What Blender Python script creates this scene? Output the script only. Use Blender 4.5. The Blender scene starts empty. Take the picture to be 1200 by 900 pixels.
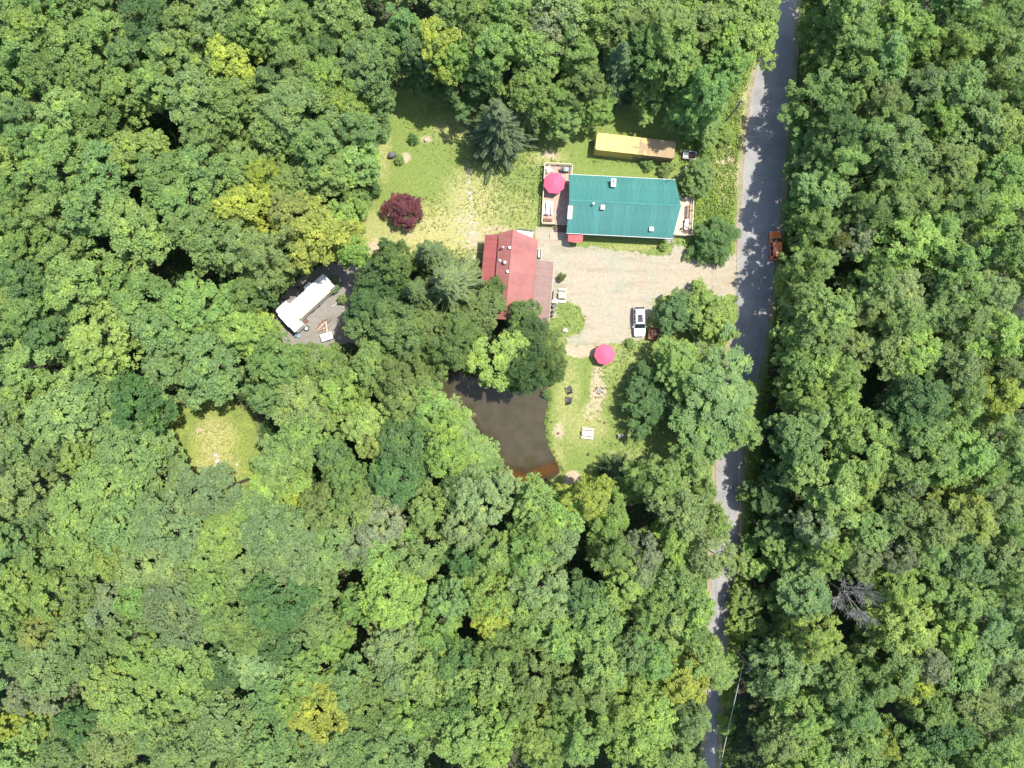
import bpy, math, random
import numpy as np
from mathutils import Vector, Matrix, geometry
R = math.radians
random.seed(7); rng = np.random.default_rng(7)
scn = bpy.context.scene
col = scn.collection

# ---------------- camera, sky, sun, exposure ----------------
H = 107.0                      # drone height above the ground, m
F = 824.0                      # focal length in photo pixels (1200 wide)
cam_d = bpy.data.cameras.new('camera'); cam = bpy.data.objects.new('camera', cam_d); col.objects.link(cam)
cam.location = (0, 0, H); cam.rotation_euler = (0, 0, 0)
cam_d.sensor_width = 36; cam_d.lens = 36*F/1200; cam_d.clip_end = 5000; cam_d.clip_start = 0.5
scn.camera = cam
SUN_EL = R(68); sd = Vector((0.93, 0.37)).normalized()
world = bpy.data.worlds.new('World'); scn.world = world; world.use_nodes = True
wn = world.node_tree; sky = wn.nodes.new('ShaderNodeTexSky'); sky.sky_type = 'NISHITA'; sky.sun_disc = False
sky.sun_elevation = SUN_EL; sky.sun_rotation = math.atan2(sd.x, sd.y)
bg = wn.nodes['Background']; bg.inputs[1].default_value = 0.15
wn.links.new(sky.outputs[0], bg.inputs[0])
sl = bpy.data.lights.new('sun', 'SUN'); sl.energy = 3.6; sl.angle = R(0.5); sl.color = (1, 0.96, 0.89)
so = bpy.data.objects.new('sun', sl); col.objects.link(so)
sv = Vector((sd.x*math.cos(SUN_EL), sd.y*math.cos(SUN_EL), math.sin(SUN_EL)))
so.rotation_euler = sv.to_track_quat('Z', 'Y').to_euler(); so.location = (0, 0, 60)
scn.view_settings.view_transform = 'Standard'; scn.view_settings.look = 'None'
scn.view_settings.exposure = 1.25; scn.view_settings.gamma = 1
scn.render.engine = 'CYCLES'
scn.cycles.max_bounces = 8; scn.cycles.diffuse_bounces = 4; scn.cycles.transparent_max_bounces = 8
scn.cycles.use_denoising = True

def G(px, py, z=0.0):
    "the point at height z that stands at photo pixel (px, py)"
    k = (H-z)/F
    return ((px-600)*k, (450-py)*k)

# ---------------- materials ----------------
MATS = {}
def _new(name):
    m = bpy.data.materials.new(name); m.use_nodes = True; MATS[name] = m
    return m, m.node_tree, m.node_tree.nodes['Principled BSDF']
def N(nt, t, **kw):
    n = nt.nodes.new(t)
    for k, v in kw.items(): setattr(n, k, v)
    return n
def noise(nt, scale, detail=4, rough=0.6, co=None):
    n = N(nt, 'ShaderNodeTexNoise'); n.inputs['Scale'].default_value = scale; n.inputs['Detail'].default_value = detail
    n.inputs['Roughness'].default_value = rough
    if co is None: co = N(nt, 'ShaderNodeTexCoord').outputs['Object']
    nt.links.new(co, n.inputs['Vector']); return n.outputs['Fac']
def ramp(nt, fac, stops):
    r = N(nt, 'ShaderNodeValToRGB'); cr = r.color_ramp
    while len(cr.elements) < len(stops): cr.elements.new(0.5)
    for e, (p, c) in zip(cr.elements, stops):
        e.position = p; e.color = (*c, 1) if len(c) == 3 else c
    nt.links.new(fac, r.inputs['Fac']); return r.outputs['Color']
def mix(nt, fac, a, b, mode='MIX'):
    m = N(nt, 'ShaderNodeMix', data_type='RGBA', blend_type=mode)
    for sock, v in ((m.inputs[0], fac), (m.inputs[6], a), (m.inputs[7], b)):
        if isinstance(v, (int, float)): sock.default_value = v
        elif isinstance(v, tuple): sock.default_value = (*v, 1) if len(v) == 3 else v
        else: nt.links.new(v, sock)
    return m.outputs[2]
def mth(nt, op, a, b=0.0, clamp=False):
    m = N(nt, 'ShaderNodeMath', operation=op, use_clamp=clamp)
    for s, v in ((m.inputs[0], a), (m.inputs[1], b)):
        if isinstance(v, (int, float)): s.default_value = v
        else: nt.links.new(v, s)
    return m.outputs[0]
def bump(nt, bs, h, strength=0.4, dist=0.05):
    b = N(nt, 'ShaderNodeBump'); b.inputs['Strength'].default_value = strength; b.inputs['Distance'].default_value = dist
    nt.links.new(h, b.inputs['Height']); nt.links.new(b.outputs[0], bs.inputs['Normal'])
def attr(nt, name):
    a = N(nt, 'ShaderNodeAttribute'); a.attribute_name = name; return a.outputs['Fac']

def flat(name, c, rough=0.6, metal=0.0, vary=0.12, scale=3.0, dirt=0.0, dirtc=(0.12, 0.1, 0.07), coat=0.0, streak=None):
    "painted / plain surface with slight uneven colour and wear"
    m, nt, b = _new(name)
    n1 = noise(nt, scale, 6, 0.65)
    lo = tuple(max(0, x*(1-vary)) for x in c); hi = tuple(min(1, x*(1+vary)) for x in c)
    cc = ramp(nt, n1, [(0.3, lo), (0.7, hi)])
    if dirt > 0:
        n2 = noise(nt, scale*0.45, 8, 0.7)
        k = ramp(nt, n2, [(0.45, (0, 0, 0)), (0.7, (dirt,)*3)])
        cc = mix(nt, k, cc, dirtc)
    if streak:      # rain streaks and faded sheets running one way
        mp = N(nt, 'ShaderNodeMapping'); mp.inputs['Scale'].default_value = streak; oi = N(nt, 'ShaderNodeObjectInfo')
        nt.links.new(N(nt, 'ShaderNodeTexCoord').outputs['Object'], mp.inputs['Vector'])
        ad = N(nt, 'ShaderNodeVectorMath', operation='ADD'); nt.links.new(mp.outputs[0], ad.inputs[0]); nt.links.new(oi.outputs['Location'], ad.inputs[1])
        n4 = noise(nt, 1.0, 5, 0.7, ad.outputs[0])
        cc = mix(nt, ramp(nt, n4, [(0.42, (0, 0, 0)), (0.72, (0.6,)*3)]), cc, mix(nt, 0.75, cc, dirtc))
        cc = mix(nt, 1.0, cc, ramp(nt, oi.outputs['Random'], [(0.0, (0.90,)*3), (1.0, (1.06,)*3)]), 'MULTIPLY')
    nt.links.new(cc, b.inputs['Base Color'])
    b.inputs['Roughness'].default_value = rough; b.inputs['Metallic'].default_value = metal
    if coat: b.inputs['Coat Weight'].default_value = coat; b.inputs['Coat Roughness'].default_value = 0.06
    bump(nt, b, n1, 0.12, 0.01)
    return m

def leaf_mat(name, trans=0.3):
    m = bpy.data.materials.new(name); m.use_nodes = True; MATS[name] = m; nt = m.node_tree
    nt.nodes.remove(nt.nodes['Principled BSDF']); out = nt.nodes['Material Output']
    oi = N(nt, 'ShaderNodeObjectInfo'); ge = N(nt, 'ShaderNodeNewGeometry')
    r = ge.outputs['Random Per Island']
    tex = N(nt, 'ShaderNodeTexCoord').outputs['Object']
    n1 = noise(nt, 0.55, 3, 0.5, tex)
    v = mth(nt, 'ADD', mth(nt, 'MULTIPLY', r, 0.5), mth(nt, 'MULTIPLY', n1, 0.85))
    v = mth(nt, 'ADD', v, 0.33)
    c = mix(nt, 1.0, oi.outputs['Color'], v, 'MULTIPLY')
    # a few yellower leaves
    yel = mix(nt, 1.0, c, (1.28, 1.12, 0.78), 'MULTIPLY')
    k = ramp(nt, n1, [(0.5, (0, 0, 0)), (0.72, (0.8, 0.8, 0.8))])
    c = mix(nt, k, c, yel)
    d = N(nt, 'ShaderNodeBsdfDiffuse'); t = N(nt, 'ShaderNodeBsdfTranslucent'); g = N(nt, 'ShaderNodeBsdfGlossy')
    g.inputs['Roughness'].default_value = 0.6; g.inputs['Color'].default_value = (0.9, 0.95, 1, 1)
    nt.links.new(c, d.inputs[0])
    tc = mix(nt, 1.0, c, (1.15, 1.25, 0.6), 'MULTIPLY'); nt.links.new(tc, t.inputs[0])
    m1 = N(nt, 'ShaderNodeMixShader'); m1.inputs[0].default_value = trans
    nt.links.new(d.outputs[0], m1.inputs[1]); nt.links.new(t.outputs[0], m1.inputs[2])
    m2 = N(nt, 'ShaderNodeMixShader'); m2.inputs[0].default_value = 0.014
    nt.links.new(m1.outputs[0], m2.inputs[1]); nt.links.new(g.outputs[0], m2.inputs[2])
    nt.links.new(m2.outputs[0], out.inputs[0]); return m
leaf_mat('leaf', 0.38); leaf_mat('needle', 0.15)
flat('bark', (0.085, 0.073, 0.06), 0.9, vary=0.4, scale=6)
flat('dead_wood', (0.36, 0.335, 0.305), 0.9, vary=0.3, scale=6)

def forest_floor():
    m, nt, b = _new('forest_floor')
    a = noise(nt, 0.25, 6, 0.65); c2 = noise(nt, 2.5, 6, 0.7)
    base = ramp(nt, c2, [(0.3, (0.035, 0.028, 0.018)), (0.7, (0.075, 0.06, 0.038))])
    grn = ramp(nt, c2, [(0.3, (0.025, 0.05, 0.012)), (0.7, (0.05, 0.09, 0.02))])
    c = mix(nt, ramp(nt, a, [(0.4, (0, 0, 0)), (0.6, (1, 1, 1))]), base, grn)
    bed = attr(nt, 'bed')                     # silt under the pond water
    silt = ramp(nt, c2, [(0.3, (0.13, 0.07, 0.03)), (0.7, (0.28, 0.165, 0.08))])
    c = mix(nt, bed, c, silt)
    nt.links.new(c, b.inputs['Base Color']); b.inputs['Roughness'].default_value = 0.95
    bump(nt, b, c2, 0.6, 0.08)
forest_floor()
def lawn_mat():
    m, nt, b = _new('lawn')
    n1 = noise(nt, 0.35, 5, 0.6); n2 = noise(nt, 2.2, 6, 0.75); n3 = noise(nt, 9, 4, 0.7)
    lush = ramp(nt, n2, [(0.3, (0.125, 0.175, 0.036)), (0.7, (0.22, 0.265, 0.066))])
    dryc = ramp(nt, n2, [(0.3, (0.30, 0.27, 0.10)), (0.7, (0.43, 0.39, 0.18))])
    dirtc = ramp(nt, n2, [(0.3, (0.34, 0.25, 0.16)), (0.7, (0.50, 0.39, 0.28))])
    wild = ramp(nt, n2, [(0.35, (0.12, 0.175, 0.04)), (0.65, (0.25, 0.29, 0.09))])
    nz = mth(nt, 'SUBTRACT', mth(nt, 'ADD', mth(nt, 'MULTIPLY', n1, 0.5), mth(nt, 'MULTIPLY', n2, 0.7)), 0.6)
    def th(a, lo=0.35, hi=0.65):
        return ramp(nt, mth(nt, 'ADD', attr(nt, a), nz, True), [(lo, (0, 0, 0)), (hi, (1, 1, 1))])
    c = mix(nt, th('wild', 0.3, 0.6), lush, wild)
    c = mix(nt, th('dry', 0.25, 0.75), c, dryc)
    c = mix(nt, th('dirt', 0.35, 0.6), c, dirtc)
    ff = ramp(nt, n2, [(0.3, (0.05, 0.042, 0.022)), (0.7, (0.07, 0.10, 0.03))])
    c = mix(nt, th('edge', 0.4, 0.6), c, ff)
    c = mix(nt, mth(nt, 'MULTIPLY', n3, 0.55), c, mix(nt, 1.0, c, (0.45, 0.55, 0.4), 'MULTIPLY'))
    nt.links.new(c, b.inputs['Base Color']); b.inputs['Roughness'].default_value = 0.95
    bump(nt, b, mth(nt, 'ADD', n3, n2), 0.7, 0.07)
lawn_mat()
def gravel_mat(name, a, bb, tint):
    m, nt, b = _new(name)
    n1 = noise(nt, 0.22, 5, 0.6); n2 = noise(nt, 1.6, 8, 0.8); n3 = noise(nt, 7, 6, 0.85)
    vor = N(nt, 'ShaderNodeTexVoronoi'); vor.inputs['Scale'].default_value = 6
    nt.links.new(N(nt, 'ShaderNodeTexCoord').outputs['Object'], vor.inputs['Vector'])
    c = ramp(nt, n3, [(0.32, a), (0.68, bb)])
    c = mix(nt, ramp(nt, n1, [(0.45, (0, 0, 0)), (0.65, (0.75,)*3)]), c, tint)
    c = mix(nt, ramp(nt, n2, [(0.35, (0.55,)*3), (0.6, (0, 0, 0))]), c, mix(nt, 1.0, c, (0.72, 0.66, 0.6), 'MULTIPLY'))
    mp = N(nt, 'ShaderNodeMapping'); mp.inputs['Scale'].default_value = (.12, .9, 1); mp.inputs['Rotation'].default_value = (0, 0, .12); nt.links.new(N(nt, 'ShaderNodeTexCoord').outputs['Object'], mp.inputs['Vector'])
    n5 = noise(nt, 1.0, 5, 0.65, mp.outputs[0])     # wheel tracks
    c = mix(nt, ramp(nt, n5, [(0.5, (0, 0, 0)), (0.66, (0.5,)*3)]), c, mix(nt, 1.0, c, (0.74, 0.68, 0.6), 'MULTIPLY'))
    sp = ramp(nt, vor.outputs['Color'], [(0.3, (0.82, 0.82, 0.82)), (0.9, (1.15, 1.15, 1.15))])
    c = mix(nt, 0.35, c, mix(nt, 1.0, c, sp, 'MULTIPLY'))
    nt.links.new(c, b.inputs['Base Color']); b.inputs['Roughness'].default_value = 0.95
    bump(nt, b, n3, 0.6, 0.04)
gravel_mat('gravel', (0.21, 0.176, 0.122), (0.45, 0.39, 0.285), (0.265, 0.28, 0.205))
gravel_mat('grey_gravel', (0.15, 0.142, 0.125), (0.28, 0.265, 0.235), (0.20, 0.175, 0.145))
gravel_mat('verge_sand', (0.22, 0.18, 0.12), (0.36, 0.30, 0.22), (0.16, 0.17, 0.06))
def asphalt():
    m, nt, b = _new('asphalt')
    n1 = noise(nt, 0.4, 5, 0.6); n2 = noise(nt, 4, 8, 0.8); n3 = noise(nt, 18, 3, 0.8)
    c = ramp(nt, mth(nt, 'ADD', mth(nt, 'MULTIPLY', n1, 0.5), mth(nt, 'MULTIPLY', n2, 0.5)),
             [(0.35, (0.15, 0.146, 0.14)), (0.65, (0.27, 0.26, 0.245))])
    c = mix(nt, ramp(nt, n3, [(0.55, (0, 0, 0)), (0.75, (0.4,)*3)]), c, (0.36, 0.34, 0.31))
    edge = attr(nt, 'edge')
    k = ramp(nt, mth(nt, 'ADD', edge, mth(nt, 'MULTIPLY', mth(nt, 'SUBTRACT', n2, 0.5), 1.2), True), [(0.5, (0, 0, 0)), (0.8, (0.8,)*3)])
    c = mix(nt, k, c, (0.30, 0.26, 0.20))
    w = N(nt, 'ShaderNodeTexVoronoi', feature='DISTANCE_TO_EDGE'); w.inputs['Scale'].default_value = 0.28
    nt.links.new(N(nt, 'ShaderNodeTexCoord').outputs['Object'], w.inputs['Vector'])
    ck = ramp(nt, w.outputs[0], [(0.0, (0.22,)*3), (0.006, (0, 0, 0))])
    c = mix(nt, ck, c, (0.07, 0.068, 0.065))
    nt.links.new(c, b.inputs['Base Color']); b.inputs['Roughness'].default_value = 0.9
    bump(nt, b, n3, 0.3, 0.02)
asphalt()
def water():
    m, nt, b = _new('pond_water')
    out = nt.nodes['Material Output']
    n1 = noise(nt, 0.5, 4, 0.6); n2 = noise(nt, 3.0, 4, 0.6)
    c = ramp(nt, n1, [(0.3, (0.044, 0.038, 0.022)), (0.7, (0.066, 0.055, 0.034))])
    nt.links.new(c, b.inputs['Base Color']); b.inputs['Roughness'].default_value = 0.07; b.inputs['IOR'].default_value = 1.33
    bump(nt, b, n2, 0.08, 0.03)
    tr = N(nt, 'ShaderNodeBsdfTransparent'); tr.inputs[0].default_value = (0.74, 0.60, 0.42, 1)
    ms = N(nt, 'ShaderNodeMixShader')
    sh = attr(nt, 'shallow')
    k = ramp(nt, mth(nt, 'ADD', sh, mth(nt, 'MULTIPLY', mth(nt, 'SUBTRACT', n1, 0.5), 0.5), True), [(0.3, (0, 0, 0)), (0.9, (0.75,)*3)])
    nt.links.new(k, ms.inputs[0]); nt.links.new(b.outputs[0], ms.inputs[1]); nt.links.new(tr.outputs[0], ms.inputs[2])
    nt.links.new(ms.outputs[0], out.inputs[0])
water()
flat('green_metal', (0.033, 0.155, 0.134), 0.5, vary=0.12, scale=0.5, dirt=0.3, dirtc=(0.11, 0.25, 0.21), streak=(5, .5, 1))
flat('red_metal', (0.275, 0.092, 0.080), 0.55, vary=0.14, scale=0.6, dirt=0.4, dirtc=(0.30, 0.16, 0.13), streak=(.5, 5, 1))
flat('dark_red_metal', (0.25, 0.058, 0.052), 0.6, vary=0.15, scale=0.8, dirt=0.3, dirtc=(0.28, 0.10, 0.08), streak=(.5, 5, 1))
flat('brown_shingle', (0.20, 0.120, 0.098), 0.9, vary=0.16, scale=1.2, dirt=0.35, dirtc=(0.26, 0.19, 0.16), streak=(.6, 4, 1))
flat('pale_wood', (0.48, 0.385, 0.275), 0.8, vary=0.2, scale=2.5, dirt=0.3, dirtc=(0.36, 0.28, 0.2))
flat('deck_wood', (0.38, 0.27, 0.20), 0.85, vary=0.25, scale=2.0, dirt=0.3, dirtc=(0.28, 0.2, 0.16))
flat('grey_wood', (0.26, 0.24, 0.22), 0.9, vary=0.25, scale=3)
flat('dark_wood', (0.11, 0.07, 0.055), 0.85, vary=0.25, scale=3)
flat('siding', (0.30, 0.33, 0.37), 0.7, vary=0.08)
flat('barn_siding', (0.27, 0.20, 0.16), 0.85, vary=0.2)
flat('white_paint', (0.62, 0.61, 0.58), 0.5, vary=0.05, dirt=0.15, dirtc=(0.5, 0.47, 0.42))
flat('camper_white', (0.72, 0.72, 0.68), 0.45, vary=0.05, scale=1, dirt=0.3, dirtc=(0.50, 0.49, 0.42))
flat('cream_trim', (0.44, 0.41, 0.32), 0.7, vary=0.1)
flat('grey_metal', (0.34, 0.35, 0.35), 0.5, metal=0.3)
flat('dark_metal', (0.035, 0.037, 0.04), 0.5)
flat('black_plastic', (0.022, 0.023, 0.027), 0.55)
flat('rubber', (0.025, 0.025, 0.025), 0.85)
flat('pink_canvas', (0.62, 0.085, 0.15), 0.85, vary=0.08)
flat('red_canvas', (0.50, 0.09, 0.09), 0.8, vary=0.12)
flat('blue_plastic', (0.18, 0.24, 0.33), 0.6)
flat('rust', (0.20, 0.085, 0.06), 0.9, vary=0.35, scale=4)
flat('white_car_paint', (0.78, 0.79, 0.80), 0.28, vary=0.02, coat=0.8)
flat('orange_car_paint', (0.75, 0.17, 0.045), 0.3, vary=0.08, coat=0.8)
flat('stone', (0.38, 0.34, 0.27), 0.9, vary=0.25, scale=3)
flat('dark_stone', (0.10, 0.10, 0.11), 0.85, vary=0.3, scale=4)
flat('ash', (0.45, 0.42, 0.40), 0.95, vary=0.3, scale=5)
flat('terracotta', (0.36, 0.15, 0.08), 0.8, vary=0.2)
flat('tail_red', (0.35, 0.01, 0.01), 0.3)
flat('lamp_glass', (0.6, 0.62, 0.64), 0.15)
m_, nt_, b_ = _new('glass_dark'); b_.inputs['Base Color'].default_value = (0.02, 0.028, 0.032, 1); b_.inputs['Roughness'].default_value = 0.06
def yellow_metal():
    m, nt, b = _new('yellow_metal')
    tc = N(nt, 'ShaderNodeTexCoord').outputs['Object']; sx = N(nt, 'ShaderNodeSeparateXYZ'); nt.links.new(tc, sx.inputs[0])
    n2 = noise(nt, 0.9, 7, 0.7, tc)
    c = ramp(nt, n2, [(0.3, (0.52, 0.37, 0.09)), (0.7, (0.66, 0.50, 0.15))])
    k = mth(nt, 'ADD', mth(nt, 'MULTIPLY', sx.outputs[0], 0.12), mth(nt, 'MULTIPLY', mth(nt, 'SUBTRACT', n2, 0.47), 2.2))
    c = mix(nt, ramp(nt, k, [(0.0, (0, 0, 0)), (0.2, (0.9,)*3)]), c, (0.23, 0.155, 0.085))  # tree shade over the right end, painted into the colour as ragged brown
    nt.links.new(c, b.inputs['Base Color']); b.inputs['Roughness'].default_value = 0.7; bump(nt, b, n2, 0.2, 0.01)
yellow_metal()

# ---------------- mesh helpers ----------------
class MB:
    def __init__(s): s.v = []; s.f = []
    def add(s, vs, fs, M=None):
        o = len(s.v)
        s.v += [tuple(M @ Vector(p)) for p in vs] if M is not None else [tuple(p) for p in vs]
        s.f += [tuple(i+o for i in f) for f in fs]; return s
    def box(s, cx, cy, cz, sx, sy, sz, rz=0, rx=0, ry=0):
        M = Matrix.Translation((cx, cy, cz)) @ Matrix.Rotation(rz, 4, 'Z') @ Matrix.Rotation(ry, 4, 'Y') @ Matrix.Rotation(rx, 4, 'X')
        a, b, c = sx/2, sy/2, sz/2
        vs = [(-a, -b, -c), (a, -b, -c), (a, b, -c), (-a, b, -c), (-a, -b, c), (a, -b, c), (a, b, c), (-a, b, c)]
        return s.add(vs, [(0, 3, 2, 1), (4, 5, 6, 7), (0, 1, 5, 4), (1, 2, 6, 5), (2, 3, 7, 6), (3, 0, 4, 7)], M)
    def tube(s, p0, p1, r0, r1=None, n=8):
        r1 = r0 if r1 is None else r1
        p0 = Vector(p0); p1 = Vector(p1); d = (p1-p0)
        q = d.to_track_quat('Z', 'Y').to_matrix()
        vs = []
        for p, r in ((p0, r0), (p1, r1)):
            for i in range(n):
                a = 2*math.pi*i/n; vs.append(p + q @ Vector((r*math.cos(a), r*math.sin(a), 0)))
        fs = [(i, (i+1) % n, n+(i+1) % n, n+i) for i in range(n)] + [tuple(range(n-1, -1, -1)), tuple(range(n, 2*n))]
        return s.add(vs, fs)
    def path(s, pts, r, n=6):
        for a, b in zip(pts, pts[1:]): s.tube(a, b, r, r, n)
        return s
    def prism(s, poly, z0, z1):
        n = len(poly); area = sum(poly[i][0]*poly[(i+1) % n][1]-poly[(i+1) % n][0]*poly[i][1] for i in range(n))
        if area < 0: poly = poly[::-1]
        vs = [(x, y, z0) for x, y in poly] + [(x, y, z1) for x, y in poly]
        fs = [(i, (i+1) % n, n+(i+1) % n, n+i) for i in range(n)] + [tuple(range(n-1, -1, -1)), tuple(range(n, 2*n))]
        return s.add(vs, fs)
    def slab(s, quad, t=0.06):
        "a sheet through 4+ 3D points with thickness t downward"
        n = len(quad); vs = list(quad) + [(x, y, z-t) for x, y, z in quad]
        fs = [tuple(range(n)), tuple(range(2*n-1, n-1, -1))] + [(i, n+i, n+(i+1) % n, (i+1) % n) for i in range(n)]
        return s.add(vs, fs)
    def blob(s, cx, cy, cz, rx, ry, rz, seed=0, rough=0.25, nu=8, nv=5):
        r = random.Random(seed); vs = [(cx, cy, cz-rz)]
        for j in range(1, nv):
            th = math.pi*j/nv
            for i in range(nu):
                a = 2*math.pi*(i+0.5*(j % 2))/nu; k = 1+r.uniform(-rough, rough)
                vs.append((cx+rx*k*math.sin(th)*math.cos(a), cy+ry*k*math.sin(th)*math.sin(a), cz-rz*k*math.cos(th)))
        vs.append((cx, cy, cz+rz)); last = len(vs)-1
        fs = [(0, 1+(i+1) % nu, 1+i) for i in range(nu)]
        for j in range(nv-2):
            for i in range(nu):
                a = 1+j*nu+i; b = 1+j*nu+(i+1) % nu; fs.append((a, b, b+nu, a+nu))
        o = 1+(nv-2)*nu
        fs += [(o+i, o+(i+1) % nu, last) for i in range(nu)]
        return s.add(vs, fs)
    def mesh(s, name, mat, smooth=False):
        me = bpy.data.meshes.new(name); me.from_pydata(s.v, [], s.f); me.update()
        if mat: me.materials.append(MATS[mat])
        if smooth: me.polygons.foreach_set('use_smooth', [True]*len(me.polygons))
        return me
    def build(s, name, mat, parent=None, smooth=False, bevel=0, label=None):
        ob = bpy.data.objects.new(name, s.mesh(name, mat, smooth)); col.objects.link(ob)
        if parent is not None: ob.parent = parent
        if bevel:
            md = ob.modifiers.new('bevel', 'BEVEL'); md.width = bevel; md.segments = 2; md.limit_method = 'ANGLE'
        if label: ob['label'] = label
        return ob
def tag(o, label, cat, group=None):
    o['label'] = label; o['category'] = cat
    if group: o['group'] = group
    return o
def thing(name, label, cat, loc=(0, 0, 0), rz=0, group=None):
    o = bpy.data.objects.new(name, None); col.objects.link(o); o.empty_display_size = 0.3
    o.location = loc if len(loc) == 3 else (*loc, 0); o.rotation_euler = (0, 0, rz)
    return tag(o, label, cat, group)
def struct(o, kind='structure'): o['kind'] = kind; return o
def dup(root, loc, rz=None, label=None, scale=None):
    r = root.copy(); col.objects.link(r); r.location = loc if len(loc) == 3 else (*loc, 0)
    if rz is not None: r.rotation_euler = (0, 0, rz)
    if scale is not None: r.scale = scale
    if label: r['label'] = label
    for ch in root.children:
        c = ch.copy(); col.objects.link(c); c.parent = r
        for g in ch.children:
            d = g.copy(); col.objects.link(d); d.parent = c
    return r
def np_mesh(name, V, Fq, mat, smooth=False):
    "fast mesh from arrays; Fq is (n, k) faces"
    me = bpy.data.meshes.new(name); n, k = Fq.shape
    me.vertices.add(len(V)); me.vertices.foreach_set('co', V.astype(np.float32).ravel())
    me.loops.add(n*k); me.loops.foreach_set('vertex_index', Fq.astype(np.int32).ravel())
    me.polygons.add(n); me.polygons.foreach_set('loop_start', np.arange(0, n*k, k, dtype=np.int32))
    me.update(calc_edges=True); me.materials.append(MATS[mat])
    if smooth: me.polygons.foreach_set('use_smooth', np.ones(n, bool))
    return me
def quads(P, T, B):
    "diamond leaves: centres P, half axes T and B"
    n = len(P); V = np.stack([P+T, P+B, P-T, P-B], 1).reshape(-1, 3)
    return V, np.arange(4*n).reshape(n, 4)
def unit(a): return a/np.maximum(np.linalg.norm(a, axis=-1, keepdims=True), 1e-9)
def leafset(P, Nr, s, asp=0.62, T=None):
    r = rng.normal(size=P.shape) if T is None else T
    T = unit(r - Nr*np.sum(r*Nr, 1, keepdims=True)); B = np.cross(Nr, T)
    s = np.asarray(s).reshape(-1, 1)
    return P, T*s, B*s*asp

# ---------------- the ground ----------------
def inpoly(x, y, poly):
    x = np.asarray(x, float); y = np.asarray(y, float); ins = np.zeros(x.shape, bool); n = len(poly)
    for i in range(n):
        x0, y0 = poly[i]; x1, y1 = poly[(i+1) % n]
        c = ((y0 > y) != (y1 > y)) & (x < (x1-x0)*(y-y0)/((y1-y0) or 1e-9)+x0); ins ^= c
    return ins
def edist(x, y, poly):
    d = np.full(np.shape(x), 1e9); n = len(poly)
    for i in range(n):
        x0, y0 = poly[i]; x1, y1 = poly[(i+1) % n]; dx, dy = x1-x0, y1-y0
        t = np.clip(((x-x0)*dx+(y-y0)*dy)/(dx*dx+dy*dy+1e-9), 0, 1)
        d = np.minimum(d, np.hypot(x-x0-t*dx, y-y0-t*dy))
    return d
def W(pts): return [G(*p) for p in pts]
def fuzz(poly, step=0.3, amp=0.16, seed=1):
    "resample an outline finely and roughen it"
    r = random.Random(seed); out = []; n = len(poly); ph = [r.uniform(0, 6) for _ in range(6)]; L = 0
    for i in range(n):
        a = Vector(poly[i]); b = Vector(poly[(i+1) % n]); d = b-a; l = d.length; k = max(1, int(l/step)); nn = Vector((-d.y, d.x)).normalized()
        for j in range(k):
            t = L+l*j/k
            off = amp*(math.sin(t*1.1+ph[0])+0.7*math.sin(t*2.7+ph[1])+0.5*math.sin(t*5.3+ph[2]))+r.uniform(-amp, amp)*0.8
            p = a+d*(j/k)+nn*off*(1 if l > 0.5 else 0.3); out.append((p.x, p.y))
        L += l
    return out
POND = W([(512, 420), (530, 425), (545, 440), (575, 445), (610, 440), (641, 448), (643, 470), (638, 495), (642, 520), (652, 540), (658, 553),
          (648, 562), (620, 572), (590, 575), (572, 560), (562, 540), (552, 522), (540, 500), (520, 485), (506, 465), (505, 440)])
CLEAR = W([(405, 318), (415, 240), (436, 180), (436, 130), (450, 85), (540, 80), (640, 100), (760, 120), (850, 95), (885, 60), (902, 0), (905, -60),
           (960, -60), (946, 0), (942, 60), (936, 140), (930, 220), (924, 290), (914, 370), (905, 440), (893, 520), (884, 600), (880, 700), (872, 760), (862, 830), (852, 900), (845, 960),
           (815, 960), (815, 900), (822, 820), (826, 740), (826, 680), (830, 600), (825, 570), (780, 585), (720, 590), (660, 590), (640, 575), (600, 560), (560, 460), (600, 400), (560, 340), (500, 320)])
SMALL = W([(196, 470), (240, 455), (300, 480), (312, 530), (304, 585), (250, 592), (205, 570), (190, 520)])
DENSE = np.arange(-82, 82.01, 0.5); OUT = np.array([100, 140, 220, 400, 800, 1600])
gx = np.concatenate([-OUT[::-1], DENSE, OUT]); gyD = np.arange(-66, 66.01, 0.5); gy = np.concatenate([-OUT[::-1], gyD, OUT])
def pond_depth(x, y):
    near = (np.abs(x+2.5) < 14) & (np.abs(y+6.5) < 14)
    d = np.zeros(np.shape(x)); xs, ys = x[near], y[near]
    s = edist(xs, ys, POND)*np.where(inpoly(xs, ys, POND), 1, -1)
    d[near] = np.clip((s+0.35)/1.0, 0, 1)*0.55 + np.clip((s-0.5)/3, 0, 1)*0.6
    return d
X, Y = np.meshgrid(gx, gy); Z = -pond_depth(X, Y)
# gentle unevenness well away from buildings
V = np.stack([X, Y, Z], -1).reshape(-1, 3); nx, ny = len(gx), len(gy)
I = np.arange(nx*ny).reshape(ny, nx); Q = np.stack([I[:-1, :-1], I[:-1, 1:], I[1:, 1:], I[1:, :-1]], -1).reshape(-1, 4)
me = np_mesh('ground', V, Q, 'forest_floor', True)
at = me.attributes.new('bed', 'FLOAT', 'POINT'); at.data.foreach_set('value', np.clip(-Z.ravel()*3, 0, 1).astype(np.float32))
ground = struct(bpy.data.objects.new('ground', me)); col.objects.link(ground)

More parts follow.
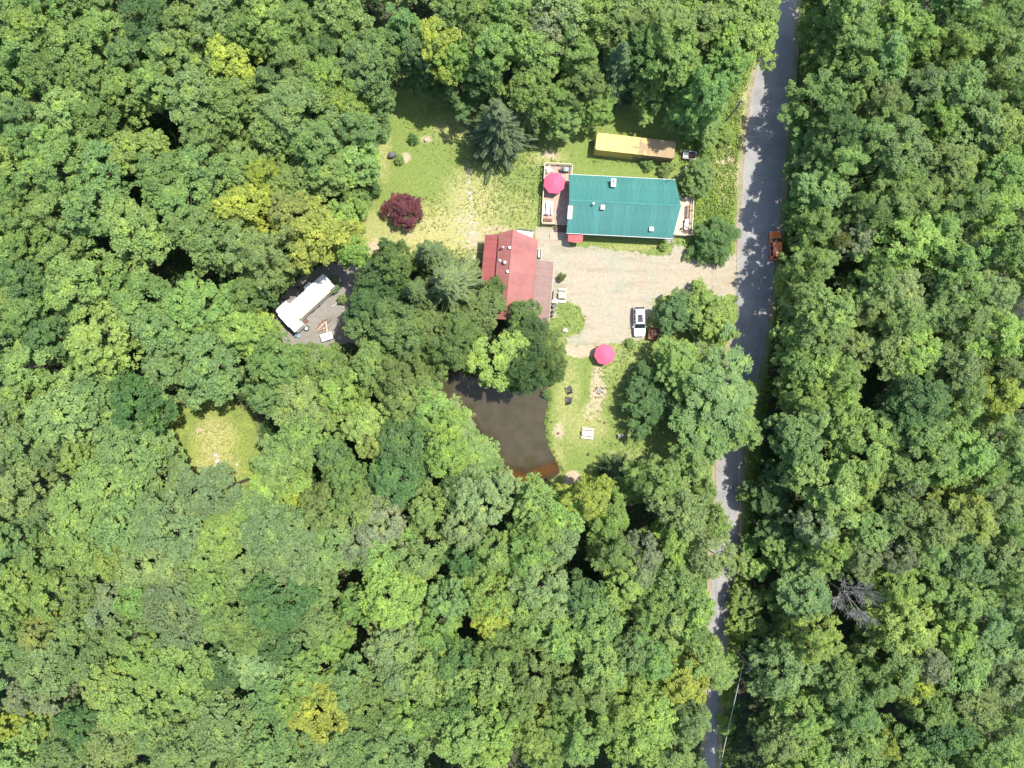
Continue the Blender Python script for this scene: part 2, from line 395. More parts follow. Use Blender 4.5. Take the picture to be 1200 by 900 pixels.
def blobs(x, y, lst):
    "soft patches: (px, py, rx, ry, weight)"
    o = np.zeros(x.shape)
    for px, py, rx, ry, w in lst:
        cx, cy = G(px, py); d = ((x-cx)/(rx*H/F))**2+((y-cy)/(ry*H/F))**2
        o = np.maximum(o, w*np.exp(-d**1.5*0.7))
    return o
DRY = [(520, 270, 90, 35, .75), (555, 240, 40, 45, .7), (535, 150, 35, 20, .55), (448, 180, 12, 40, .5), (440, 270, 26, 30, .6), (600, 250, 40, 35, .45), (500, 280, 50, 20, .8),
       (640, 185, 30, 12, .55), (665, 470, 18, 60, .5), (690, 500, 25, 25, .55), (700, 400, 60, 12, .5), (650, 540, 15, 30, .5), (745, 545, 25, 20, .45), (730, 420, 30, 40, .35),
       (252, 515, 26, 26, .95), (252, 545, 30, 24, .8), (850, 200, 20, 45, .6), (872, 130, 9, 60, .7), (760, 360, 14, 30, .6), (660, 340, 12, 12, .5), (740, 290, 50, 5, .5)]
DIRT = [(556, 282, 12, 22, .55), (475, 185, 8, 7, .7), (500, 163, 8, 6, .7), (641, 195, 8, 8, .45), (612, 178, 8, 7, .4), (700, 455, 10, 42, .62), (702, 460, 10, 10, .9), (680, 410, 20, 9, .95), (655, 505, 9, 14, .55),
        (672, 562, 12, 12, .8), (645, 182, 12, 7, .6), (850, 185, 14, 14, .8), (864, 205, 8, 22, .5), (236, 505, 9, 6, .7), (253, 535, 7, 7, .6), (732, 510, 8, 5, .5), (438, 290, 16, 10, .6), (586, 268, 22, 6, .6), (480, 275, 8, 8, .5), (715, 530, 8, 5, .4), (693, 480, 12, 18, .5)]
WILD = [(600, 215, 45, 45, .7), (560, 130, 70, 35, .6), (835, 210, 25, 90, .45), (735, 450, 30, 60, .6), (690, 300, 50, 6, .3), (505, 250, 20, 20, .4), (664, 372, 22, 20, .5), (760, 470, 40, 90, .7), (885, 640, 22, 120, .9),
        (930, 300, 16, 300, .9), (590, 170, 50, 30, .7), (840, 120, 30, 60, .8), (720, 190, 40, 8, .15), (800, 260, 25, 60, .6), (760, 530, 30, 40, .6), (520, 300, 60, 12, .6)]
def lawn_sheet(name, poly, off, edge=1.6):
    xs = DENSE[(DENSE > min(p[0] for p in poly)-1) & (DENSE < max(p[0] for p in poly)+1)]
    ys = gyD[(gyD > min(p[1] for p in poly)-1) & (gyD < max(p[1] for p in poly)+1)]
    x, y = np.meshgrid(xs, ys); dep = pond_depth(x, y); d = edist(x, y, poly)*np.where(inpoly(x, y, poly), 1, -1)
    z = -dep+off; Vv = np.stack([x, y, z], -1).reshape(-1, 3); I = np.arange(x.size).reshape(x.shape)
    keep = (d > -0.2) & (dep < 0.5); kq = keep[:-1, :-1] & keep[:-1, 1:] & keep[1:, 1:] & keep[1:, :-1]
    q = np.stack([I[:-1, :-1][kq], I[:-1, 1:][kq], I[1:, 1:][kq], I[1:, :-1][kq]], -1)
    used = np.unique(q); mp = np.full(x.size, -1); mp[used] = np.arange(len(used))
    me = np_mesh(name, Vv[used], mp[q], 'lawn', True)
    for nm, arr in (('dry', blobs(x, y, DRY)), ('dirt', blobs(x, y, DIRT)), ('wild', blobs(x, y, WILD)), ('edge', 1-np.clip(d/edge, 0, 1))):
        a = me.attributes.new(nm, 'FLOAT', 'POINT'); a.data.foreach_set('value', arr.ravel()[used].astype(np.float32))
    o = struct(bpy.data.objects.new(name, me)); col.objects.link(o); return o
lawn_sheet('lawn', CLEAR, 0.012); lawn_sheet('meadow', SMALL, 0.012)

def sheet(name, poly, z, mat, fz=True, seed=1, amp=0.16):
    p = fuzz(poly, 0.3, amp, seed) if fz else poly
    tri = geometry.tessellate_polygon([[Vector((x, y, 0)) for x, y in p]])
    me = bpy.data.meshes.new(name); fs = []
    for t in tri:
        a, b, c = (p[i] for i in t)
        fs.append(t if (b[0]-a[0])*(c[1]-a[1])-(c[0]-a[0])*(b[1]-a[1]) > 0 else t[::-1])
    me.from_pydata([(x, y, z) for x, y in p], [], fs); me.materials.append(MATS[mat]); me.update()
    o = struct(bpy.data.objects.new(name, me)); col.objects.link(o); return o
DRIVE = W([(628, 266), (664, 266), (668, 288), (700, 290), (740, 296), (786, 300), (789, 286), (803, 287), (806, 302), (835, 308), (872, 292), (872, 356), (850, 364),
           (835, 345), (795, 342), (768, 352), (758, 372), (757, 396), (735, 402), (700, 405), (675, 408), (662, 398), (682, 388), (686, 372), (678, 358), (655, 353), (640, 352), (640, 320), (626, 300)])
sheet('gravel_drive', DRIVE, 0.024, 'gravel', seed=3)
sheet('gravel_pad', W([(326, 392), (318, 372), (330, 345), (372, 312), (412, 305), (432, 330), (440, 370), (425, 405), (395, 402), (372, 424), (346, 424), (336, 405)]), 0.02, 'grey_gravel', seed=5)
sheet('concrete_strip', W([(649, 300), (655.5, 300), (652, 372), (645, 374)]), 0.034, 'gravel', seed=8, amp=0.02)
def spline(pts, n=8):
    out = []
    for i in range(len(pts)-1):
        p0, p1, p2, p3 = (Vector(pts[max(0, min(len(pts)-1, i+k))]) for k in (-1, 0, 1, 2))
        for j in range(n):
            t = j/n; out.append(0.5*((2*p1)+(-p0+p2)*t+(2*p0-5*p1+4*p2-p3)*t*t+(-p0+3*p1-3*p2+p3)*t*t*t))
    out.append(Vector(pts[-1])); return out
RL = [(930, -150), (918, -60), (905, 0), (893, 60), (881, 110), (873, 180), (868, 250), (864, 320), (860, 380), (852, 440), (843, 520), (838, 600), (834, 680), (831, 735), (829, 790), (829, 850), (825, 900), (818, 1000)]
RR = [(950, -150), (940, -60), (933, 0), (930, 60), (926, 120), (918, 200), (912, 270), (904, 340), (896, 400), (886, 450), (870, 530), (866, 600), (857, 680), (851, 735), (844, 790), (841, 850), (837, 900), (831, 1000)]
def road(name, z, mat, grow):
    L = spline([G(*p) for p in RL]); Rr = spline([G(*p) for p in RR]); n = len(L); vs = []; at = []; K = 8
    r = random.Random(4)
    for a, b in zip(L, Rr):
        d = (b-a).normalized(); ja = r.uniform(-.12, .12); jb = r.uniform(-.12, .12)
        for k in range(K+1):
            t = k/K; p = (a-d*(grow+ja))*(1-t)+(b+d*(grow+jb))*t; vs.append((p.x, p.y, z+0.05*(1-(2*t-1)**2)*(grow == 0))); at.append(max(0, abs(2*t-1)*1.6-0.9))
    q = [(i*(K+1)+k, (i+1)*(K+1)+k, (i+1)*(K+1)+k+1, i*(K+1)+k+1) for i in range(n-1) for k in range(K)]
    me = np_mesh(name, np.array(vs), np.array(q), mat, True); a = me.attributes.new('edge', 'FLOAT', 'POINT'); a.data.foreach_set('value', at)
    o = struct(bpy.data.objects.new(name, me)); col.objects.link(o); return o
road('road_shoulder', 0.018, 'verge_sand', 0.75); road('road', 0.03, 'asphalt', 0)
# pond water with shallow rim towards its foot and left bank
wx, wy = np.meshgrid(np.arange(-16, 10.01, 0.5), np.arange(-18, 6.01, 0.5)); dd = edist(wx, wy, POND)*np.where(inpoly(wx, wy, POND), 1, -1)
kp = dd > -1.0; I = np.arange(wx.size).reshape(wx.shape); kq = kp[:-1, :-1] & kp[:-1, 1:] & kp[1:, 1:] & kp[1:, :-1]
q = np.stack([I[:-1, :-1][kq], I[:-1, 1:][kq], I[1:, 1:][kq], I[1:, :-1][kq]], -1); used = np.unique(q); mp = np.full(wx.size, -1); mp[used] = np.arange(len(used))
me = np_mesh('pond_water', np.stack([wx.ravel(), wy.ravel(), np.full(wx.size, -0.22)], -1)[used], mp[q], 'pond_water')
SH = W([(655, 545), (620, 560), (580, 552), (562, 520), (548, 498), (535, 482)])
sh = np.full(wx.shape, 1e9)
for (x0, y0), (x1, y1) in zip(SH, SH[1:]):
    dx, dy = x1-x0, y1-y0; t = np.clip(((wx-x0)*dx+(wy-y0)*dy)/(dx*dx+dy*dy), 0, 1); sh = np.minimum(sh, np.hypot(wx-x0-t*dx, wy-y0-t*dy))
shv = np.clip(1.1-sh/2.0, 0, 1)
a = me.attributes.new('shallow', 'FLOAT', 'POINT'); a.data.foreach_set('value', shv.ravel()[used].astype(np.float32))
o = struct(bpy.data.objects.new('pond_water', me)); col.objects.link(o)

# ---------------- green-roofed house ----------------
house = thing('house', 'long low house with green metal roof on the gravel yard', 'house', (16.15, 26.3), R(-2.9))
def wall_box(parent, x0, x1, y0, y1, h, mat, z0=0.0):
    w = MB(); t = 0.15
    w.box((x0+x1)/2, y0+t/2, z0+h/2, x1-x0, t, h); w.box((x0+x1)/2, y1-t/2, z0+h/2, x1-x0, t, h)
    w.box(x0+t/2, (y0+y1)/2, z0+h/2, t, y1-y0-2*t, h); w.box(x1-t/2, (y0+y1)/2, z0+h/2, t, y1-y0-2*t, h)
    return w.build('wall', mat, parent)
hw = wall_box(house, -7.4, 7.45, -3.9, 3.9, 2.72, 'siding')
for s in (-1, 1):
    g = MB(); x = s*7.36
    g.add([(x-.06, -3.9, 2.73), (x-.06, 3.9, 2.73), (x-.06, 0, 4.62), (x+.06, -3.9, 2.73), (x+.06, 3.9, 2.73), (x+.06, 0, 4.62)],
          [(0, 2, 1), (3, 4, 5), (0, 1, 4, 3), (1, 2, 5, 4), (2, 0, 3, 5)]); g.build('gable', 'siding', house)
fr = MB(); fr.box(0, -3.93, 1.5, 14.7, 0.02, 0.1); fr.build('trim_board', 'white_paint', house)
for (x, y, rz) in ((-2.5, -3.93, 0), (1.0, -3.93, 0), (4.6, -3.93, 0), (-4, 3.93, 0), (3, 3.93, 0), (7.48, -2.2, R(90))):
    f = MB().box(0, 0, 1.75, 1.3, 0.07, 1.05).build('window', 'white_paint', house); f.location = (x, y, 0); f.rotation_euler = (0, 0, rz)
    MB().box(0, 0, 1.75, 1.12, 0.09, 0.87).build('pane', 'glass_dark', f)
d = MB().box(0, 0, 1.45, 0.95, 0.08, 2.05).build('door', 'white_paint', house); d.location = (-5.9, -3.93, 0)
MB().box(.36, -.06, 1.4, .05, .06, .12).build('handle', 'grey_metal', d)
EZ, RZ, HW_, LX = 2.88, 4.9, 4.35, 7.85
NP = 17; pw = 2*LX/NP; ang = math.atan2(RZ-EZ, HW_); sl_len = math.hypot(RZ-EZ, HW_)
def panel_mesh(last=False):
    m = MB(); e = 0.55 if last else 0
    m.slab([(0, 0, 0), (pw-.012, 0, 0), (pw-.012+e, sl_len, 0), (0, sl_len, 0)], 0.04)
    for x in (0.02, pw/3, 2*pw/3):
        m.box(x, sl_len/2, 0.010, 0.045, sl_len-.01, 0.018)
    return m.mesh('roof_panel', 'green_metal')
pm, pl = panel_mesh(), panel_mesh(True)
for i in range(NP):
    for s in (-1, 1):
        if s < 0: o = bpy.data.objects.new('roof_panel', pl if i == NP-1 else pm)
        elif i == NP-1:
            m = MB(); m.slab([(0, 0, 0), (pw-.012+0.55, 0, 0), (pw-.012, sl_len, 0), (0, sl_len, 0)], 0.04)
            for x in (0.02, pw/3, 2*pw/3): m.box(x, sl_len/2, 0.010, 0.045, sl_len-.01, 0.018)
            o = bpy.data.objects.new('roof_panel', m.mesh('roof_panel', 'green_metal'))
        else: o = bpy.data.objects.new('roof_panel', pm)
        col.objects.link(o); o.parent = house
        if s < 0: o.location = (-LX+i*pw, -HW_, EZ); o.rotation_euler = (ang, 0, 0)
        else: o.location = (-LX+i*pw, 0, RZ); o.rotation_euler = (-ang, 0, 0)
rc = MB(); rc.slab([(-LX, -.16, RZ-.02), (LX+.55, -.16, RZ-.02), (LX+.55, 0, RZ+.06), (-LX, 0, RZ+.06)], .02)
rc.slab([(-LX, 0, RZ+.06), (LX+.55, 0, RZ+.06), (LX+.55, .16, RZ-.02), (-LX, .16, RZ-.02)], .02); rc.build('ridge_cap', 'green_metal', house)
for s in (-1, 1): MB().box(0, s*(HW_+.03), EZ-.1, 2*LX, .05, .14).build('gutter', 'white_paint', house)
def on_roof(px, py, root, zf):
    "local point on a roof given by z = zf(local x, local y) that shows at the photo pixel"
    z = 4.0; inv = Matrix.Translation(root.location) @ Matrix.Rotation(root.rotation_euler.z, 4, 'Z'); inv = inv.inverted()
    for _ in range(12):
        x, y = G(px, py, z); p = inv @ Vector((x, y, 0)); z = zf(p.x, p.y)
    return p.x, p.y, z
hz = lambda x, y: RZ-(RZ-EZ)*abs(y)/HW_
x, y, z = on_roof(718, 216, house, hz)
c = MB().box(x, y, z+.25, .58, 1.05, 1.25).build('chimney', 'cream_trim', house, bevel=.02)
MB().box(x, y, z+.91, .72, 1.2, .08).build('chimney_cap', 'grey_metal', c); MB().tube((x, y+.2, z+.94), (x, y+.2, z+1.15), .14).build('flue', 'dark_metal', c)
x, y, z = on_roof(695, 240, house, hz); v = MB().tube((x, y, z-.05), (x, y, z+.7), .09).build('vent_pipe', 'grey_metal', house); MB().tube((x, y, z+.7), (x, y, z+.8), .17).build('rain_cap', 'grey_metal', v)
x, y, z = on_roof(706, 243.5, house, hz); v = MB().box(x, y, z+.17, .55, .6, .4).build('roof_vent', 'cream_trim', house, bevel=.03); MB().box(x, y, z+.39, .62, .68, .04).build('cap', 'cream_trim', v)
x, y, z = on_roof(763, 269, house, hz); v = MB().box(x, y, z+.2, .62, .62, .45).build('roof_vent', 'white_paint', house, bevel=.03); MB().tube((x, y, z+.42), (x, y, z+.55), .16).build('cap', 'grey_metal', v)
x, y, z = on_roof(668, 249, house, hz); MB().box(x, y, z+.07, .72, 1.95, .08, rx=R(25)).build('cream_board', 'cream_trim', house)
x, y, z = on_roof(674.6, 277.5, house, lambda a, b: 2.45)
aw = MB(); n = 6
for i in range(n):
    x0 = x-1.1+2.2*i/n; x1 = x-1.1+2.2*(i+1)/n; k0 = .30*math.sin(math.pi*i/n); k1 = .30*math.sin(math.pi*(i+1)/n)
    aw.slab([(x0, y-.62-k0*.6, 2.05+k0*.3), (x1, y-.62-k1*.6, 2.05+k1*.3), (x1, y+.6, 2.55), (x0, y+.6, 2.55)], .03)
aw = aw.build('awning', 'red_canvas', house)
for q_ in (-1.05, 1.05): MB().tube((x+q_, y-.6, 2.0), (x+q_, y+.6, 1.8), .02).build('bracket', 'grey_metal', aw)

def rail(parent, pts, z, h=0.9, mat='pale_wood', gap=1.7):
    for a, b in zip(pts, pts[1:]):
        a = Vector((*a, 0)); b = Vector((*b, 0)); L = (b-a).length; rz = math.atan2(b.y-a.y, b.x-a.x); m = (a+b)/2
        MB().box(m.x, m.y, z+h, L+.1, .13, .045, rz).build('handrail', mat, parent)
        k = MB(); k.box(m.x, m.y, z+.12, L-.1, .05, .07, rz)
        nb = int(L/.28)
        for i in range(1, nb):
            p = a+(b-a)*i/nb; k.box(p.x, p.y, z+h/2+.03, .035, .035, h-.14)
        k.build('balusters', mat, parent)
        np_ = max(1, round(L/gap))
        for i in range(np_+1):
            p = a+(b-a)*i/np_; MB().box(p.x, p.y, (z+h)/2-.02, .1, .1, z+h-.04, rz).build('post', mat, parent)
def deck(name, label, x0, x1, y0, y1, z, mat, along='x'):
    t = thing(name, label, 'deck', house.location[:], R(-2.9))
    r = random.Random(5); m = MB(); w = .14
    if along == 'x':
        n = int((x1-x0)/w)
        for i in range(n): m.box(x0+(i+.5)*w, (y0+y1)/2, z-.02+r.uniform(-.003, .003), w-.012, y1-y0+r.uniform(-.02, .02), .04)
    else:
        n = int((y1-y0)/w)
        for i in range(n): m.box((x0+x1)/2, y0+(i+.5)*w, z-.02+r.uniform(-.003, .003), x1-x0+r.uniform(-.02, .02), w-.012, .04)
    struct(m.build('deck_boards', mat, t), 'stuff')
    MB().box((x0+x1)/2, (y0+y1)/2, z/2-.05, x1-x0-.1, y1-y0-.1, z-.1).build('skirt', 'grey_wood', t)
    return t
dk = deck('deck', 'timber deck with pink parasol and table at the house\'s west end', -11.6, -7.5, -2.7, 6.4, .6, 'deck_wood', 'y')
rail(dk, [(-9.6, -2.65), (-11.55, -2.65), (-11.55, 6.35), (-7.4, 6.35), (-7.4, 4.4)], .6)
for i in range(3): MB().box(-8.7, -2.85-.28*i-.1, .45-.15*i, 1.7, .3, .05).build('step', 'dark_wood', dk)
MB().box(-9.65, -4.3, .12, 1.15, 1.15, .08).build('landing_mat', 'deck_wood', dk)
ed = deck('deck', 'narrow pale timber deck along the house\'s east end', 7.5, 11.1, -3.4, 2.6, .6, 'pale_wood')
rail(ed, [(8.6, -3.35), (11.05, -3.35), (11.05, 2.5)], .6)
for i in range(4): MB().box(7.95, -3.55-.28*i, .48-.13*i, 1.0, .27, .05).build('step', 'grey_wood', ed)
for s in (-1, 1): MB().box(7.95+s*.53, -4.0, .75, .06, 1.3, .06, rx=R(25)).build('stair_rail', 'grey_wood', ed)

def parasol(px, py, z0, h, rad, label, rz=0):
    x, y = G(px, py, z0+h-.1); t = thing('parasol', label, 'parasol', (x, y, z0), rz, 'pink garden parasols'); n = 8
    c = MB(); sk = .18
    for i in range(n):
        a0, a1 = 2*math.pi*i/n, 2*math.pi*(i+1)/n
        P = [(.12*rad*math.cos(a), .12*rad*math.sin(a), h) for a in (a0, a1)]
        Mi = [(.6*rad*math.cos(a), .6*rad*math.sin(a), h-.30) for a in (a0, a1)]
        E = [(rad*math.cos(a), rad*math.sin(a), h-.64) for a in (a0, a1)]
        V_ = [(e[0], e[1], e[2]-sk) for e in E]
        am = (a0+a1)/2; ms = (.985*rad*math.cos(math.pi/n)*math.cos(am), .985*rad*math.cos(math.pi/n)*math.sin(am), h-.62)
        mm = (.57*rad*math.cos(am), .57*rad*math.sin(am), h-.325)
        c.add([P[0], P[1], Mi[0], mm, Mi[1], E[0], ms, E[1], V_[0], V_[1], (0, 0, h+.03)],
              [(0, 2, 3), (0, 3, 4, 1), (2, 5, 6, 3), (3, 6, 7, 4), (5, 8, 9, 7, 6), (10, 0, 1)])
    c.build('canopy', 'pink_canvas', t)
    MB().tube((0, 0, 0), (0, 0, h+.08), .025).build('pole', 'dark_metal', t)
    MB().tube((0, 0, 0), (0, 0, .1), .28, .24, 14).build('base', 'dark_metal', t)
    MB().tube((0, 0, h+.03), (0, 0, h+.12), .05, .02).build('finial', 'white_paint', t)
    k = MB()
    for i in range(n): a = 2*math.pi*i/n; k.tube((0, 0, h-.06), (rad*.98*math.cos(a), rad*.98*math.sin(a), h-.66), .012, .012, 4)
    k.build('ribs', 'grey_metal', t)
    return t
parasol(649.8, 213.3, .6, 2.35, 1.66, 'pink octagonal parasol standing on the timber deck', R(15))
parasol(709.2, 415.2, 0, 2.4, 1.62, 'pink octagonal parasol on the grass below the white car', R(8))

def picnic(px, py, z0, L, Wd, rz, label, bench='white_paint', top='white_paint', gap=.2):
    x, y = G(px, py, z0+.7); t = thing('picnic_table', label, 'picnic table', (x, y, z0), rz)
    tw = Wd*.44; nb = 3
    for i in range(nb):
        MB().box(0, (i-(nb-1)/2)*tw/nb, .74, L, tw/nb-.015, .04).build('tabletop_board', top, t)
    for s in (-1, 1):
        MB().box(0, s*(Wd/2-.13), .44, L, .26, .04).build('bench', bench, t)
        MB().box(s*L*.36, 0, .40, .07, Wd-.1, .06).build('cross_beam', 'grey_wood', t)
        MB().box(s*L*.36, -.35, .37, .07, .07, .8, rx=R(-28)).box(s*L*.36, .35, .37, .07, .07, .8, rx=R(28)).build('leg_frame', 'grey_wood', t)
    return t
picnic(642.3, 243.2, .6, 2.0, 1.5, R(87), 'white picnic table on the timber deck below the parasol')
picnic(688.8, 508, 0, 1.75, 1.6, R(-6), 'white picnic table on the grass near the pond\'s foot')
picnic(659, 346, 0, 1.15, 2.1, R(-2), 'small beige table with white benches beside the brown roof', top='pale_wood')

x, y = G(663, 197.8, 1.5); t = thing('grill', 'grey covered grill at the deck\'s top right corner', 'grill', (x, y, .6), R(-3))
MB().box(0, 0, .45, .75, .55, .6).build('cart', 'dark_metal', t, bevel=.02)
g = MB()
for i in range(6):
    a0, a1 = math.pi*i/6, math.pi*(i+1)/6; g.slab([(-.45, -.33*math.cos(a0), .78+.28*math.sin(a0)), (.45, -.33*math.cos(a0), .78+.28*math.sin(a0)), (.45, -.33*math.cos(a1), .78+.28*math.sin(a1)), (-.45, -.33*math.cos(a1), .78+.28*math.sin(a1))], .02)
g.build('hood', 'grey_metal', t, smooth=True)
for s in (-1, 1): MB().box(s*.62, 0, .78, .32, .5, .03).build('side_shelf', 'dark_metal', t)
for s in (-1, 1): MB().tube((s*.3, -.3, .1), (s*.3, .3, .1), .1, .1, 10).build('wheel', 'rubber', t)
MB().box(0, -.36, .92, .6, .03, .03).build('handle', 'grey_metal', t)

def chair(name, px, py, z0, rz, label, mat, group=None, lo=False, w=.62):
    x, y = G(px, py, z0+.5); t = thing(name, label, 'chair', (x, y, z0), rz, group); r = R(28 if lo else 12)
    for i in range(5): MB().box(0, -.28+i*.13, .40-.03*i*(1 if lo else 0), w, .115, .03, rx=R(-8)).build('seat_slat', mat, t)
    for i in range(5):
        hgt = .62+.1*math.sin(math.pi*(i+.5)/5)
        MB().box((i-2)*w/5, .42+.13, .36+hgt*.42, w/5-.015, .03, hgt, rx=-r).build('back_slat', mat, t)
    for s in (-1, 1):
        MB().box(s*(w/2+.06), -.02, .58, .13, .85, .03).build('armrest', mat, t)
        MB().box(s*(w/2+.03), -.36, .285, .05, .09, .57).build('leg', mat, t); MB().box(s*(w/2+.03), .34, .285, .05, .09, .57).build('leg', mat, t)
    return t
chair('garden_chair', 667, 456, 0, R(200), 'upper of two black slatted garden chairs by the pond', 'black_plastic', 'black garden chairs by the pond', True)
chair('garden_chair', 667.3, 468.2, 0, R(172), 'lower of two black slatted garden chairs by the pond', 'black_plastic', 'black garden chairs by the pond', True)
chair('deck_chair', 643, 198.5, .6, R(120), 'white chair on the deck above the pink parasol', 'white_paint')
chair('deck_chair', 804.5, 269, .6, R(60), 'small brown chair at the lower end of the east deck', 'dark_wood', w=.5)
# cushioned lounger and plank bench on the east deck
x, y = G(804.6, 263, 1.1); t = thing('lounger', 'white cushioned lounger on the narrow east deck', 'lounger', (x, y, .6), R(-3))
MB().box(0, 0, .3, .66, 1.5, .07).build('frame', 'dark_wood', t); MB().box(0, -.25, .4, .58, .95, .12).build('cushion', 'white_paint', t, bevel=.04); MB().box(0, .5, .5, .58, .6, .12, rx=R(30)).build('back_cushion', 'white_paint', t, bevel=.04)
for a in (-1, 1):
    for b in (-1, 1): MB().box(a*.28, b*.65, .14, .06, .06, .27).build('leg', 'dark_wood', t)
x, y = G(806, 248, 1.1); t = thing('bench', 'long dark brown plank bench on the east deck', 'bench', (x, y, .6), R(-3))
for i in range(3): MB().box(-.17+.17*i, 0, .44, .12, 2.0, .04).build('seat_plank', 'dark_wood' if i != 1 else 'terracotta', t)
for b in (-1, 1): MB().box(0, b*.8, .21, .42, .08, .42).build('leg', 'dark_wood', t)
x, y = G(642.2, 257.6, .95); t = thing('planter', 'brown planter box on the lower edge of the deck', 'planter', (x, y, .6), R(-3))
MB().box(0, 0, .2, 1.25, .42, .4).build('box', 'terracotta', t, bevel=.02); MB().box(0, 0, .41, 1.1, .3, .04).build('soil', 'dark_wood', t)
# service mast
t = thing('mast', 'thin grey service mast at the green roof\'s top right corner', 'mast', (24.5, 30.62))
MB().tube((0, 0, 0), (0, 0, 7.9), .06, .045).build('pole', 'grey_metal', t)
MB().tube((0, 0, 7.88), (.0, -.2, 8.05), .06).build('weatherhead', 'white_paint', t)

# ---------------- yellow storage trailer ----------------
yt = thing('storage_trailer', 'long yellow storage trailer with tree shade painted brown on one end behind the green roof', 'trailer', (18.35, 35.4), R(-6.5))
L_, W_, Hh = 11.8, 2.5, 2.6
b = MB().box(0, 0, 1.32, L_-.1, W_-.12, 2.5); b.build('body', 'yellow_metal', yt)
k = MB(); n = 42
for i in range(n):
    xx = -L_/2+.2+(L_-.4)*i/(n-1)
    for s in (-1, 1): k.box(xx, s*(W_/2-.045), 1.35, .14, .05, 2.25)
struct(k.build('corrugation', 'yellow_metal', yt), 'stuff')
for i in range(9):
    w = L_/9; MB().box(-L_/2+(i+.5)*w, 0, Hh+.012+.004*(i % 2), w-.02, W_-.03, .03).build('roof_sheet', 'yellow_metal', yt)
for s in (-1, 1):
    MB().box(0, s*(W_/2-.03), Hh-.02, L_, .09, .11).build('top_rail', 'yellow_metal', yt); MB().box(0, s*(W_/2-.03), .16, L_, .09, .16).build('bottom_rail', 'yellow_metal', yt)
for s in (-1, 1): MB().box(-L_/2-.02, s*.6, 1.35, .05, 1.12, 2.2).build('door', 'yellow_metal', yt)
for s in (-1, 1): MB().tube((-L_/2-.08, s*.15, .3), (-L_/2-.08, s*.15, 2.4), .025).build('lock_rod', 'grey_metal', yt)
for a in (-1, 1):
    for s in (-1, 1): MB().box(a*(L_/2-.09), s*(W_/2-.08), Hh-.01, .2, .18, .14).build('corner_casting', 'rust', yt)

# small cart by the trailer
x, y = G(808, 182, .8); t = thing('cart', 'small cart with white railing right of the yellow trailer', 'cart', (x, y), R(-8))
MB().box(0, 0, .45, 1.9, 1.1, .08).build('bed', 'dark_wood', t)
for s in (-1, 1):
    MB().box(0, s*.55, 1.0, 1.9, .07, .07).build('side_rail', 'white_paint', t); MB().box(s*.93, 0, 1.0, .07, 1.1, .07).build('end_rail', 'white_paint', t)
    for a in (-1, 0, 1): MB().box(a*.93, s*.55, .73, .06, .06, .5).build('post', 'white_paint', t)
    MB().tube((0, s*.62, .3), (0, s*.74, .3), .3, .3, 14).build('wheel', 'rubber', t)
MB().box(-.45, 0, .7, .6, .7, .4).build('crate', 'white_paint', t, bevel=.02); MB().box(.4, .1, .58, .8, .6, .12).build('board', 'rust', t)
MB().tube((.95, 0, .45), (1.7, 0, .35), .035).build('hitch', 'dark_metal', t)

# ---------------- red-roofed outbuilding with lean-to ----------------
rh = thing('outbuilding', 'outbuilding with faded red metal roof and brown lean-to by the gravel', 'building', (0.12, 22.27), R(-5))
RF = {'r': lambda x, y: 5.5-x*(2.7/3.78), 'l': lambda x, y: 5.5+x*(1.0/1.95), 'w': lambda x, y: 4.0+(x+2.0)*(.6/2.0)}
def sheetroof(x0, x1, ya, yb, yend, zf, mat, name, nrib=None):
    "roof of metal sheets running down the slope; front edge from (x0,ya) to (x1,yb)"
    n = int(abs(yend-max(ya, yb))/.95)+1; step = (yend-min(ya, yb))/n
    for i in range(n):
        f0, f1 = (ya, yb) if i == 0 else (min(ya, yb)+step*i,)*2
        g0, g1 = (min(ya, yb)+step*(i+1),)*2
        m = MB(); q = [(x0, f0, zf(x0, 0)), (x1, f1, zf(x1, 0)), (x1, g1+.01, zf(x1, 0)), (x0, g0+.01, zf(x0, 0))]
        if (x1-x0) > 0: q = q[::-1]
        m.slab(q, .05)
        for k in range(3):
            yy = g0+(.03, .34, .64)[k]*(-step); a = math.atan2(zf(x1, 0)-zf(x0, 0), x1-x0)
            m.box((x0+x1)/2, yy, (zf(x0, 0)+zf(x1, 0))/2+.014, math.hypot(x1-x0, zf(x1, 0)-zf(x0, 0))-.01, .04, .028, ry=-a)
        m.build(name, mat, rh)
sheetroof(0.0, 3.8, 0, -.57, -13, RF['r'], 'red_metal', 'roof_panel')
sheetroof(0.0, -1.95, 0, -.43, -13, RF['l'], 'red_metal', 'roof_panel')
sheetroof(-2.0, -4.05, -.45, -.62, -9, RF['w'], 'dark_red_metal', 'roof_panel')
MB().slab([(-.14, 0, 5.45), (-.14, -13, 5.45), (0, -13, 5.56), (0, 0, 5.56)], .02).slab([(0, 0, 5.56), (0, -13, 5.56), (.14, -13, 5.43), (.14, 0, 5.43)], .02).build('ridge_cap', 'red_metal', rh)
n = 8
for i in range(n):
    y0 = -3.55-9.6*i/n; y1 = -3.55-9.6*(i+1)/n
    MB().slab([(3.82, y0, 2.66), (3.82, y1+.012, 2.66), (6.5, y1+.012, 2.24+.003*(i % 2)), (6.5, y0, 2.24+.003*(i % 2))], .05).build('lean_to_roof_sheet', 'brown_shingle', rh)
MB().box(6.53, -8.35, 2.18, .05, 9.6, .14).build('fascia', 'cream_trim', rh)
wm = MB(); wm.box(0.9, -6.6, 1.38, 5.2, 11.6, 2.74); wm.build('wall', 'barn_siding', rh)
MB().box(-2.9, -5, 1.6, 1.9, 8, 3.1).build('wall', 'barn_siding', rh)
wm = MB(); wm.box(6.15, -12, 1.05, .12, 1.6, 2.1); wm.box(6.15, -6.5, 1.05, .12, 5.6, 2.1); wm.build('wall', 'barn_siding', rh)
